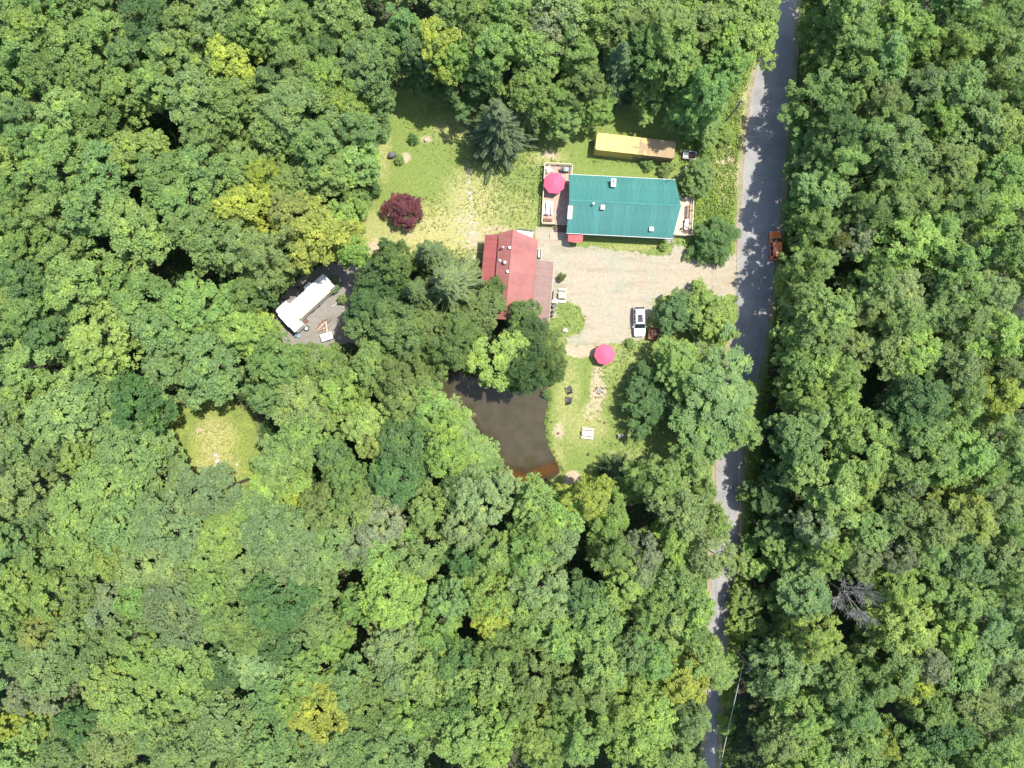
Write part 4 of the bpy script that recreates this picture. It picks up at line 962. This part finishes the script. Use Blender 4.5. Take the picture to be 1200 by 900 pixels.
NEAR = [((359, 352), 'camper'), ((255, 525), 'small grassy clearing'), ((590, 500), 'pond'), ((600, 310), 'red-roofed building'), ((730, 240), 'green-roofed house'), ((742, 170), 'yellow trailer'),
        ((474, 247), 'purple tree'), ((690, 480), 'picnic lawn'), ((890, 200), 'upper road'), ((880, 400), 'road bend'), ((852, 570), 'lower road gap'), ((840, 720), 'lowest road gap'), ((908, 287), 'orange car'), ((873, 775), 'lower utility pole')]
_U = 'zero one two three four five six seven eight nine ten eleven twelve thirteen fourteen fifteen sixteen seventeen eighteen nineteen'.split(); _T = 'twenty thirty forty fifty sixty seventy eighty ninety'.split()
def words(n): return _U[n] if n < 20 else ('a hundred' if n >= 100 else _T[n//10-2]+('-'+_U[n % 10] if n % 10 else ''))
used_labels = {}
def rel(px, py):
    (nx_, ny_), nm = min(NEAR, key=lambda q: (q[0][0]-px)**2+(q[0][1]-py)**2); dx, dy = px-nx_, py-ny_
    if dx*dx+dy*dy > 125**2: return None
    return ('left of' if dx < 0 else 'right of') + f' the {nm}' if abs(dx) > abs(dy) else ('above' if dy < 0 else 'below') + f' the {nm}'
OPEN = W([(430, 285), (430, 250), (446, 190), (452, 140), (470, 112), (540, 122), (640, 160), (690, 148), (800, 162), (842, 140), (866, 90), (880, 40), (890, 0), (898, -60), (948, -60), (940, 0), (937, 60), (932, 130),
          (925, 200), (920, 280), (911, 350), (903, 410), (893, 470), (877, 540), (872, 600), (863, 680), (859, 740), (850, 820), (845, 960), (812, 960), (816, 880), (826, 740), (829, 680), (832, 600), (838, 530), (760, 540), (700, 566),
          (655, 560), (640, 470), (665, 400), (650, 375), (560, 330), (500, 285)])
PADV = W([(324, 385), (322, 365), (380, 318), (402, 318), (412, 350), (408, 395), (372, 412), (345, 410)]); MEADV = W([(212, 482), (260, 474), (284, 505), (284, 558), (262, 568), (232, 556), (214, 520)])
FORB = (OPEN, PADV, MEADV, POND)
def blocked(x, y, m=.35):
    x, y = np.array([x]), np.array([y]); return any(bool(inpoly(x, y, p)[0]) or edist(x, y, p)[0] < m for p in FORB)
def tree(px, py, r, tone, kind='m', h=None, zc=None, label=None, cat='tree', group='forest trees', name=None, sz=None):
    rw = r*.116; h = h or min(19, max(11.5, 12.5+1.1*rw+rng.uniform(-1.2, 1.2)))
    zc = zc if zc is not None else (h*.84 if kind != 'c' else h*.55)
    x, y = G(px, py, zc)
    if group == 'forest trees':
        mv = 0
        while blocked(x, y) and h > 7:
            if h > 10.5 or mv > 12: h -= .5
            else: d_ = math.hypot(px-600, py-450); px += (px-600)/d_*1.5; py += (py-450)/d_*1.5; mv += 1.5
            zc = h*(.84 if kind != 'c' else .55)*(.72+.28*min(1, h/14)); x, y = G(px, py, zc)
    base = TONE[tone]; j = rng.uniform(.88, 1.14); jr = rng.normal(0, .03, 3)
    if 420 < px < 668 and 290 < py < 462 and tone in 'MDLO': j *= .74      # the darker, older stand between camper and pond
    if kind == 'c': j *= .85 if tone == 'S' else .5
    c = tuple(max(.01, base[i]*j*(1+jr[i])*((.96, .99, 1.14)[i] if tone not in 'YRA' else 1)) for i in range(3))
    edge = 'left' if px < 0 else 'right' if px > 1200 else 'upper' if py < 0 else 'lower'
    if label is None:
        q = rel(px, py); a = f'{WORD[tone]} {KW[kind]} '; pos = f'{words(max(0, round(px/12)))} percent across, {words(max(0, round(py/9)))} down'
        label = a+(q+', ' if q else 'in the forest, ')+pos
        if not (0 <= px <= 1200 and 0 <= py <= 900): label = f'{WORD[tone]} {KW[kind]} standing beyond the picture\'s {edge} edge, near {words(max(0, min(99, round(px/12 if edge in ("upper", "lower") else py/9))))} percent'
        n = used_labels.get(label, 0); used_labels[label] = n+1
    t = bpy.data.objects.new(name or ({'c': 'spruce_tree', 'd': 'dead_tree', 'm': 'broadleaf_tree', 'w': 'feathery_tree', 'f': 'fine_leaved_tree', 's': 'smooth_crowned_tree'}[kind]), None); col.objects.link(t); t.empty_display_size = .5
    t.location = (x, y, 0); t.rotation_euler = (0, 0, rng.uniform(0, 6.28)); tag(t, label, cat, group)
    k = rw/4*1.02; kz = h/16
    if kind == 'd':
        o = bpy.data.objects.new('bare_branches', BARE[int(rng.integers(2))]); col.objects.link(o); o.parent = t; o.scale = (k, k, kz); return t
    if kind == 'c':
        me = CONE[int(rng.integers(3))]; k = rw/3.8*1.1; kz = h/17; tr = CTR
    else: me = CR[kind][int(rng.integers(len(CR[kind])))]; tr = TR[int(rng.integers(2))]
    o = bpy.data.objects.new('crown', me); col.objects.link(o); o.parent = t; o.color = (*c, 1)
    zz = kz if sz is None else sz
    o.scale = (k, k, zz); o.location = (0, 0, (16 if kind != 'c' else 17)*(kz-zz))
    tb = bpy.data.objects.new('trunk', tr); col.objects.link(tb); tb.parent = t; tb.scale = (k, k, kz)
    return t

# every crown: photo x, y of the crown, its radius there (px), tone, kind
DATA = """10 25 24 D|50 3 28 M|95 3 24 M|36 32 30 V|80 50 30 M|28 62 26 M|58 88 28 M|8 92 22 M|125 38 26 L|98 92 26 M|135 6 14 G|170 22 32 D|215 28 24 M|250 22 26 P f|286 35 25 M|150 64 24 B
200 66 28 L|266 68 25 Y|152 104 24 V|180 100 22 L|225 112 34 O|272 120 30 M|240 152 30 M|76 130 28 L|110 137 28 M|14 132 24 B|28 165 24 B|60 162 24 L|162 176 28 V|65 196 34 M|118 198 28 B|190 208 32 M|236 198 28 B|286 198 28 M|20 222 24 M
22 250 26 M|60 250 26 L|104 245 30 B|152 268 34 O|215 238 34 L|235 275 34 M|284 240 28 Y|286 290 28 O|30 288 26 M|25 325 26 D|70 300 24 L|90 334 34 L|160 355 36 M|230 360 34 M|286 345 20 M
30 370 30 M|56 396 26 D|30 430 34 L|115 402 36 V|182 388 26 B|190 432 26 B|245 427 33 B|284 388 28 V|245 383 16 L|26 464 26 M|6 482 14 G|76 486 35 C|110 460 24 B|160 476 31 D f|206 486 14 A f|25 522 27 B|56 536 18 B|92 534 22 V
150 530 36 C s|198 522 28 C s|190 566 34 C s|130 572 34 L s|24 578 28 O f|56 602 20 B f|246 578 32 E s|92 602 32 L s|14 632 24 B f|46 652 24 L f|98 642 30 L s|148 612 33 C s|196 615 36 E s|180 655 34 C s|268 622 28 V s|240 655 28 L s|288 600 22 L s|134 656 20 V s
15 690 26 V f|60 697 26 V f|96 690 22 O f|134 696 20 G f|120 720 18 G f|165 702 24 M s|206 706 34 E s|246 692 24 L s|254 724 26 C s|152 746 26 O f|46 746 24 A f|86 736 20 O f|15 762 24 B f|50 782 30 B s|100 772 28 B s|178 772 28 V s|216 792 34 L s|130 802 28 V s|155 828 30 L s
30 816 20 G f|62 818 20 G f|10 850 16 Y|40 856 20 V|20 888 28 L|76 882 26 B s|96 848 22 D s|130 872 32 O s|185 858 28 C s|212 884 32 C s|260 850 34 B s|290 884 28 L s|288 770 26 P s|262 782 26 D s|290 730 30 M s|246 815 24 L s|15 725 16 M|215 745 26 E s
312 20 24 V|345 25 26 M|395 14 32 L|402 40 22 L|330 50 20 L|375 60 22 D|346 76 26 O|425 76 28 B|446 55 22 M|380 92 28 V|314 95 18 B|350 132 42 O|400 122 26 V|440 108 22 B|320 156 24 L|368 170 30 M|415 150 26 B|416 188 26 L|384 202 26 L|310 208 22 Y|340 216 24 M|432 205 16 D
475 30 22 B|492 60 20 B|530 14 26 M|558 20 24 L|512 50 26 Y|532 68 18 V|592 14 24 L|580 55 26 M|500 82 18 D|536 92 27 D|566 80 22 D|475 78 16 D w|343 250 30 A|374 274 36 Y|402 254 20 V|420 238 18 M|310 300 30 O|325 326 12 M|306 340 17 D|412 296 16 V|300 390 26 V
326 426 28 M|380 432 28 M|342 442 24 L|436 428 28 L|466 442 26 L|446 325 24 D h12|462 310 20 M|452 290 10 D h7|504 300 26 P c h17|526 332 36 P c h19|490 344 26 C c h18|434 358 26 D h15|456 382 32 M|500 384 24 M h11|540 384 24 M h11|565 360 22 L h10|578 338 14 M h8|526 408 24 M|500 424 26 M|588 424 33 V f h12|620 392 23 D h10|640 404 20 M h9|612 370 20 M h9|618 432 24 D|645 428 17 M
310 466 22 B|352 472 32 L|395 460 25 V|430 500 28 V|442 520 22 V|475 466 26 L|498 478 24 L|352 510 28 L|326 540 28 L|318 575 28 V|336 588 14 Y|405 560 22 M|470 520 30 D f|466 560 33 D f|522 500 22 V f|522 532 26 V f|544 494 26 P f|560 524 30 C s|574 546 26 M s|540 575 26 D f|562 588 32 P f|542 620 24 P f|500 596 22 L
430 600 28 O|446 618 28 G f|405 590 20 M|370 600 24 O|320 622 34 E s|340 652 30 E s|385 642 29 C s|446 660 28 L|490 652 28 O|580 650 25 M|545 655 22 D|420 640 20 G f|324 706 35 D s|320 738 30 D s|310 776 28 P s|366 690 24 C s|460 700 35 V f|372 736 25 B s|390 752 22 V f|365 790 28 L s|345 818 22 V s|374 826 32 Y s|360 866 15 Y
410 800 26 B s|460 758 33 P f|470 792 28 P f|430 822 27 M s|480 840 24 V f|500 790 34 M|522 778 26 D|510 742 28 M|526 702 24 B|570 700 25 V f|576 722 22 Y f|590 760 28 M|586 800 25 L|502 838 22 M|545 860 32 M|460 878 33 C s|420 870 28 B s|320 862 28 B s|312 892 28 C s|380 886 28 C s|592 850 27 V|576 882 25 V|322 812 26 B s|534 830 22 D
615 18 26 L|642 30 26 G f|625 56 24 L|662 38 18 M|692 14 26 V|680 62 22 L|726 26 26 O f|722 80 30 S c|688 96 22 M w h12|790 35 30 L|830 28 26 L|880 14 30 L|880 48 29 V|850 45 20 V|800 64 24 L|655 114 22 M w h10|664 140 18 L w h7|697 134 18 V w h8|765 84 26 M h10|762 114 18 L h8|812 84 24 M h12|832 102 28 M|830 126 18 L h8|808 124 22 M h10|820 152 22 L|846 108 14 V h6|855 76 24 M|622 100 22 L|770 55 24 M|744 50 22 D
626 592 26 L|656 608 26 L|690 588 25 Y|714 606 24 V|636 620 24 V|620 650 28 L|656 630 26 P f|720 648 24 M|736 682 28 V|636 690 30 P f|610 712 24 L|682 704 26 D|776 566 26 L|802 600 32 O|757 650 23 G f|750 674 18 G f|838 616 18 V|824 574 18 L|815 550 20 L|836 650 27 O f|800 690 26 L|785 650 20 V|765 708 22 M|790 632 22 V|755 566 18 M|815 715 24 V
617 740 22 L|656 750 28 L|700 738 33 M|742 765 28 B|764 772 26 M|706 782 28 L|626 792 25 O f|624 860 25 V|665 812 22 O f|700 812 25 L|682 870 28 L|742 822 28 V|762 842 32 V|746 872 28 V|790 878 25 L|800 800 26 Y|788 724 26 L|812 736 20 M|824 774 28 L|812 846 22 P f|652 852 22 M|712 846 24 M|606 830 22 L|645 885 22 L
962 8 24 M|962 36 28 M|1000 8 26 L|1010 46 28 L|1040 62 26 B|1055 28 27 V|1082 46 22 V|1120 15 22 B|1120 56 22 V|1148 30 24 M|1182 20 26 M|1182 62 28 L|966 72 15 M|972 110 33 M|1010 86 22 L|1035 116 22 O|1050 132 22 O|1088 102 28 B|1128 100 25 C|1150 126 25 B|1155 152 30 C|1105 136 24 V|944 172 24 B|955 196 24 B|988 152 24 D|1026 160 24 O|1056 172 34 C f|1116 194 28 O f|992 190 24 L
1180 150 30 V|1176 202 28 L|1060 216 26 L|1196 102 22 M|962 222 27 B|952 242 20 M|962 266 22 L|942 326 22 V|958 308 23 L|984 284 10 A|1004 280 20 G f|1020 250 22 M|1046 240 26 L|1082 232 26 L|1070 280 33 V|1100 270 24 L|1132 240 28 M|1172 245 30 V|1138 285 15 G d h15|1182 290 22 M|1122 306 25 M|1130 334 27 L|1032 330 25 M|1050 346 28 P f|1104 342 22 G f|1100 362 26 C|1166 346 26 P f|1190 364 20 G d
952 352 24 L|975 368 27 L|1010 368 20 O|1060 374 30 L|1130 378 28 C|938 396 23 L|942 432 23 M|962 396 27 O f|1000 410 26 O|1050 402 30 O|1072 412 28 V f|1102 420 24 M|1170 392 33 V|1122 432 26 C|962 430 25 V|990 440 25 L|1182 432 28 O|948 466 23 V|984 462 23 V|1080 470 34 D f|1060 492 28 D f|1132 456 25 L|1126 482 22 L|1172 464 27 Y f|938 508 26 C|956 490 23 P f|990 492 28 V|1015 528 34 V f|940 532 24 B
1046 510 20 B|1086 526 33 L f|1110 542 26 L|1136 532 28 L|1182 520 28 O|1050 546 20 O f|980 575 32 L|1010 570 22 V|1160 552 22 L|1066 570 15 G f|1050 600 23 C|1020 622 27 C f|960 622 22 G f|975 645 22 V|1096 620 30 O f|1140 610 29 V|1176 590 24 P f|1086 642 25 O f|1130 652 28 B|1052 652 20 G f|926 652 22 L h9|952 666 24 C h11|1190 622 23 M|1180 656 27 P f|1012 656 22 P|948 700 31 E f h12|1012 708 25 G d h17|1056 690 25 V|1092 690 23 L|1066 736 33 V
1130 702 28 M|1160 728 28 B|1190 690 22 M|922 702 18 M h8|922 790 28 P|962 752 25 V|980 800 27 M|1050 786 31 M|1072 802 22 Y|1092 780 22 G f|1126 790 33 L|1170 760 25 P|1182 800 25 P f|1140 822 27 O|1092 832 27 M|1002 832 28 B|942 842 25 L|922 866 26 L|952 892 28 V|1010 862 27 L|1036 872 18 Y|1062 882 25 M|1112 862 27 D|1180 872 33 L|1148 890 24 M|982 882 23 P|1022 806 22 M|914 752 16 M h8|928 735 18 M h8|905 585 22 D h7|283 672 22 C s|388 532 18 B|412 712 18 M|840 790 23 L h11|922 560 20 D h7|910 622 20 D h7|1120 745 22 V"""
GAPS = [(155, 150, 14), (215, 172, 14), (10, 195, 20), (180, 44, 12), (155, 310, 16), (152, 370, 8), (180, 410, 12), (208, 440, 12), (40, 722, 14), (440, 12, 10), (475, 50, 10), (430, 400, 12), (425, 558, 15), (320, 492, 14), (352, 602, 10),
        (395, 700, 10), (430, 740, 17), (545, 762, 15), (550, 800, 14), (592, 622, 18), (515, 118, 20), (540, 110, 30), (480, 118, 24), (640, 90, 8), (715, 145, 14), (685, 640, 14), (712, 622, 12), (765, 693, 9), (635, 722, 14), (628, 748, 14), (740, 722, 14), (725, 790, 10), (612, 570, 14), (750, 600, 12), (915, 40, 14), (918, 130, 14),
        (975, 57, 12), (1045, 95, 8), (1110, 38, 10), (1145, 192, 14), (990, 312, 24), (985, 240, 12), (1168, 300, 24), (1025, 470, 16), (1150, 502, 16), (915, 470, 16), (1095, 575, 18), (1000, 646, 12), (1190, 567, 14), (925, 600, 26), (905, 560, 20), (985, 745, 12), (915, 830, 22), (1165, 842, 28), (1188, 715, 12), (900, 790, 16), (885, 850, 18), (895, 400, 30), (905, 330, 16), (898, 500, 20), (885, 620, 30)]
trees_px = []
KEEP_OUT = [(400, 90), (560, 60), (900, 60)]
for ent in DATA.replace('\n', '|').split('|'):
    a = ent.split(); px, py, r = float(a[0]), float(a[1]), float(a[2]); kd = next((q for q in a[4:] if q[0] != 'h'), 'm'); hh = next((float(q[1:]) for q in a[4:] if q[0] == 'h'), None)
    sz = None
    if kd == 'm' and (random.random() < (.62 if px > 590 else .3)): kd = 'w'
    if kd == 'c': tree(px, py, r, a[3], 'c', h=hh or min(18, 9+r*.26))
    else: tree(px, py, r, a[3], kd, h=hh)
    trees_px.append((px, py, r))
nlisted = len(trees_px)
# trees beyond the frame's edge so the wood goes on
def clear_px(px, py, z=0):
    x, y = G(px, py, z); xa, ya = np.array([x]), np.array([y])
    return bool(inpoly(xa, ya, CLEAR)[0] or inpoly(xa, ya, SMALL)[0])
for _ in range(4000):
    px = rng.uniform(-70, 1270); py = rng.uniform(-70, 970)
    if -14 < px < 1214 and -14 < py < 914: continue
    r = rng.uniform(30, 38)
    if any((px-a)**2+(py-b)**2 < ((r+c_)*.74)**2 for a, b, c_ in trees_px): continue
    x, y = G(px, py, 13.5)
    if inpoly(np.array([x]), np.array([y]), CLEAR)[0]: continue
    lb = px < 450 and py > 500
    tree(px, py, r, 'MLBVCMO'[int(rng.integers(7))], 's' if lb else 'mf'[int(rng.integers(2))], group='trees beyond the picture'); trees_px.append((px, py, r))
print('trees', nlisted, len(trees_px))

# single trees and shrubs of the clearing
S = dict(group=None)
tree(584, 148, 36, 'S', 'c', h=16, zc=7.5, label='large grey green spruce standing on the lawn above the footpath', name='spruce_tree', **S)
tree(616, 124, 26, 'M', 'c', h=14, zc=8, label='olive spruce close behind the large lawn spruce', name='spruce_tree', **S)
tree(474, 247, 21, 'R', 'f', h=4.6, zc=2.2, label='round purple-leaved tree on the lawn', name='purple_tree', sz=.55, **S)
tree(834, 371, 28, 'V', 'm', h=7.5, zc=4.5, label='wide green tree between gravel drive and road, right of the white car', sz=.62, **S)
tree(799, 366, 24, 'D', 'm', h=6, zc=4, label='dark green lower crown at the wide drive tree\'s left side', sz=.5, **S)
tree(797, 425, 26, 'L', 'w', h=8.5, zc=6, label='light green tree below the rust brown cart', sz=.6, **S)
tree(843, 462, 42, 'B', 'w', h=12, zc=9, label='large soft green tree leaning over the road bend', sz=.7, **S)
tree(812, 448, 26, 'M', 'w', h=10, zc=7, label='light green tree left of the large roadside tree', sz=.6, **S)
tree(866, 498, 24, 'L', 'm', h=11, zc=8, label='light green tree over the road just above the lower gap', sz=.6, **S)
tree(875, 457, 12, 'V', 'f', h=7, zc=5, label='small round yellow green tree at the road bend\'s right', sz=.45, **S)
tree(822, 508, 32, 'M', 'm', h=10, zc=7.5, label='mid green tree at the lawn\'s lower right corner', sz=.6, **S)
tree(756, 474, 29, 'D', 'w', h=6, zc=2.5, label='dark green broad bush on the right of the picnic lawn', name='bush', sz=.5, **S)
tree(757, 440, 18, 'D', 'w', h=4.5, zc=2.5, label='dark bush below the rust brown cart', name='bush', sz=.4, **S)
tree(786, 470, 18, 'D', 'm', h=6, zc=3, label='dark shaded bush between broad bush and roadside trees', name='bush', sz=.45, **S)
tree(838, 281, 25, 'D', 'w', h=4.6, zc=2.4, label='round dark green bush right of the house\'s east deck', name='bush', sz=.5, **S)
tree(820, 206, 19, 'M', 'm', h=5, zc=3.5, label='mid green bushy tree at the green roof\'s top right corner', name='bush', sz=.5, **S)
tree(721, 556, 19, 'D', 'c', h=6, zc=3, label='small dark conifer at the foot of the lawn', name='spruce_tree', **S)
tree(745, 568, 20, 'M', 'm', h=9, zc=7, label='mid green tree right of the small dark conifer', sz=.5, **S)
tree(484, 163, 6, 'D', 'f', h=1.5, zc=.8, label='small dark lawn shrub beside a pale stone', name='shrub', sz=.16, **S)
tree(468, 187, 6, 'M', 'f', h=1.2, zc=.6, label='small green shrub beside the dark boulder', name='shrub', sz=.13, **S)
tree(778, 288, 6, 'V', 'f', h=1.2, zc=.6, label='rounded yellow green shrub at the house\'s south-east corner', name='shrub', sz=.14, **S)
tree(658, 325, 5, 'O', 'f', h=1.6, zc=.8, label='thin olive shrub between gravel and brown roof', name='shrub', sz=.2, **S)
tree(850, 160, 10, 'V', 'f', h=2.2, zc=1, label='yellow green roadside shrub under the upper utility pole', name='shrub', sz=.2, **S)
for i, (px, py, r, h, tn, kd) in enumerate([(842, 150, 12, 2.5, 'V', 'f'), (828, 172, 11, 2.2, 'V', 'f'), (845, 262, 7, 1.3, 'L', 'f'), (780, 198, 9, 1.6, 'L', 'f'), (760, 192, 8, 1.4, 'M', 'f'), (868, 660, 13, 4, 'L', 'm'), (868, 700, 16, 4, 'V', 'f'),
      (866, 735, 15, 4, 'V', 'f'), (876, 640, 12, 4, 'M', 'm'), (853, 820, 9, 2.5, 'V', 'f'), (850, 850, 10, 2.5, 'V', 'f'), (785, 400, 7, 1.3, 'A', 'f'), (777, 391, 6, 1.3, 'O', 'f'), (875, 580, 11, 3.5, 'M', 'm'), (735, 548, 8, 1.5, 'L', 'f'), (700, 572, 10, 2.0, 'V', 'f'), (806, 300, 6, 1.1, 'L', 'f'), (640, 462, 6, 1, 'B', 'f'), (738, 402, 6, 1.0, 'L', 'f'),
      (884, 700, 14, 5, 'M', 'm'), (886, 665, 14, 5, 'L', 'm'), (884, 730, 14, 5, 'M', 'm'), (448, 150, 9, 3, 'M', 'm'), (436, 220, 10, 3, 'D', 'm'), (432, 196, 10, 3.5, 'M', 'm'), (795, 226, 8, 2.2, 'D', 'm'), (862, 350, 4, .8, 'L', 'f'), (818, 335, 8, 2.5, 'V', 'm'), (645, 442, 10, 2.5, 'M', 'f'), (390, 335, 9, 2.5, 'E', 'm'), (401, 351, 6, 1.8, 'C', 'f')]):
    tree(px, py, r, tn, kd, h=h, zc=h*.6, name='shrub', cat='shrub', group='shrubs around the clearing', sz=max(.12, r*.116/4*.9),
         label=f'{WORD[tn]} shrub {rel(px, py) or "in the clearing"}, {words(round(px/12))} percent across, {words(round(py/9))} down')
# bare fallen limbs over the dark side of the drive tree
x, y = G(815, 402, 3.5); t = bpy.data.objects.new('dead_limb', BARE[0]); col.objects.link(t); t.location = (x-1.2, y+3.4, 1.2); t.rotation_euler = (R(66), 0, R(28)); t.scale = (.32, .32, .42)
tag(t, 'bare grey limb lying against the wide drive tree', 'dead branch')

# ---------------- ground cover (stuff) ----------------
def cover(name, n, region, size, tone, mat='leaf', hgt=.3, zof=None, k=1, accept=None, tilt=.8):
    (x0, y0), (x1, y1) = region; x = rng.uniform(x0, x1, n); y = rng.uniform(y0, y1, n); ok = accept(x, y); x, y = x[ok], y[ok]
    n = len(x); P = np.repeat(np.stack([x, y, -pond_depth(x, y)], 1), k, 0); N_ = len(P)
    P += np.stack([rng.normal(0, size[1]*.8, N_), rng.normal(0, size[1]*.8, N_), rng.uniform(.02, 1, N_)*hgt], 1)
    nr = unit(np.array([0, 0, 1.0])+rng.normal(0, tilt, (N_, 3))); P, T, B = leafset(P, nr, rng.uniform(*size, N_)); V, Fq = quads(P, T, B)
    o = bpy.data.objects.new(name, np_mesh(name, V, Fq, mat)); col.objects.link(o); o.color = (*tone, 1); o['kind'] = 'stuff'; return o
def inC(x, y): return (inpoly(x, y, CLEAR) | inpoly(x, y, SMALL))
drive_pad = [DRIVE, W([(326, 392), (318, 372), (330, 345), (372, 312), (412, 305), (432, 330), (440, 370), (425, 405), (372, 424), (346, 424)])]
roadpoly = [tuple(p) for p in spline([G(*p) for p in RL])]+[tuple(p) for p in spline([G(*p) for p in RR])][::-1]
def hard(x, y):
    h = inpoly(x, y, roadpoly) | (edist(x, y, roadpoly) < .5)
    for p in drive_pad: h |= inpoly(x, y, p)
    # building footprints
    for (cx, cy, rz, a0, a1, b0, b1) in ((16.15, 26.3, -2.9, -11.9, 11.3, -4.2, 6.6), (18.35, 35.4, -6.5, -6, 6, -1.4, 1.4), (.12, 22.27, -5, -4.1, 6.6, -13.4, .2)):
        c, s = math.cos(R(rz)), math.sin(R(rz)); dx, dy = x-cx, y-cy; u = dx*c+dy*s; v = -dx*s+dy*c; h |= (u > a0) & (u < a1) & (v > b0) & (v < b1)
    return h | (pond_depth(x, y) > .25)
reg = ((-80, -62), (80, 62))
o = cover('undergrowth', 44000, reg, (.14, .3), (.045, .095, .022), hgt=1.3, k=5, accept=lambda x, y: ~inC(x, y) & ~hard(x, y)); o['label'] = 'low green undergrowth covering the forest floor'; o['category'] = 'undergrowth'
o = cover('verge_weeds', 60000, ((20, -62), (50, 62)), (.08, .2), (.21, .30, .062), hgt=.5, k=3, accept=lambda x, y: inpoly(x, y, CLEAR) & ~hard(x, y) & (edist(x, y, roadpoly) > 1.0) & (x > 26)); o['label'] = 'bright weeds along the road verge'; o['category'] = 'weeds'
def wildacc(x, y):
    w = blobs(x, y, WILD); return inpoly(x, y, CLEAR) & ~hard(x, y) & (rng.random(x.shape) < w) & (edist(x, y, roadpoly) > 1.2)
o = cover('tall_grass', 60000, ((-26, -20), (38, 56)), (.07, .17), (.21, .265, .07), hgt=.3, k=3, accept=wildacc, tilt=.6); o['label'] = 'tall pale grass and weeds around the lawn'; o['category'] = 'grass'
def edgeacc(x, y):
    e = np.minimum(edist(x, y, DRIVE), edist(x, y, roadpoly)); return inpoly(x, y, CLEAR) & (e < .5) & ~inpoly(x, y, roadpoly) & (rng.random(x.shape) < .5) & ~((x > 3) & (x < 8.5) & (y > 20) & (y < 25))
o = cover('edge_grass', 40000, ((-2, -30), (42, 56)), (.04, .12), (.23, .28, .08), hgt=.12, k=2, accept=edgeacc, tilt=.7); o['label'] = 'short grass creeping over the drive\'s edges'; o['category'] = 'grass'
o = cover('lawn_grass', 120000, ((-26, -20), (38, 42)), (.04, .09), (.22, .265, .07), hgt=.08, k=1, accept=lambda x, y: inpoly(x, y, CLEAR) & ~hard(x, y) & (blobs(x, y, DIRT) < .3) & (rng.random(x.shape) > 1.4*blobs(x, y, DRY)), tilt=.8); o['label'] = 'short mown grass of the clearing'; o['category'] = 'grass'
o = cover('dry_grass', 90000, ((-26, -20), (38, 42)), (.04, .11), (.40, .36, .15), hgt=.12, k=1, accept=lambda x, y: inpoly(x, y, CLEAR) & ~hard(x, y) & (blobs(x, y, DIRT) < .45) & (rng.random(x.shape) < 1.1*blobs(x, y, DRY)), tilt=.7); o['label'] = 'patches of straw-coloured dry grass in the clearing'; o['category'] = 'grass'
o = cover('meadow_grass', 12000, ((-56, -18), (-34, 2)), (.06, .15), (.29, .33, .09), hgt=.22, k=2, accept=lambda x, y: inpoly(x, y, SMALL), tilt=.7); o['label'] = 'rough yellow green grass in the small clearing'; o['category'] = 'grass'
def bankacc(x, y): d = edist(x, y, POND); return (d < .45) & ~inpoly(x, y, POND)
o = cover('bank_plants', 12000, ((-16, -18), (10, 6)), (.06, .16), (.13, .19, .04), hgt=.35, k=2, accept=bankacc); o['label'] = 'fringe of grass along the pond bank'; o['category'] = 'grass'
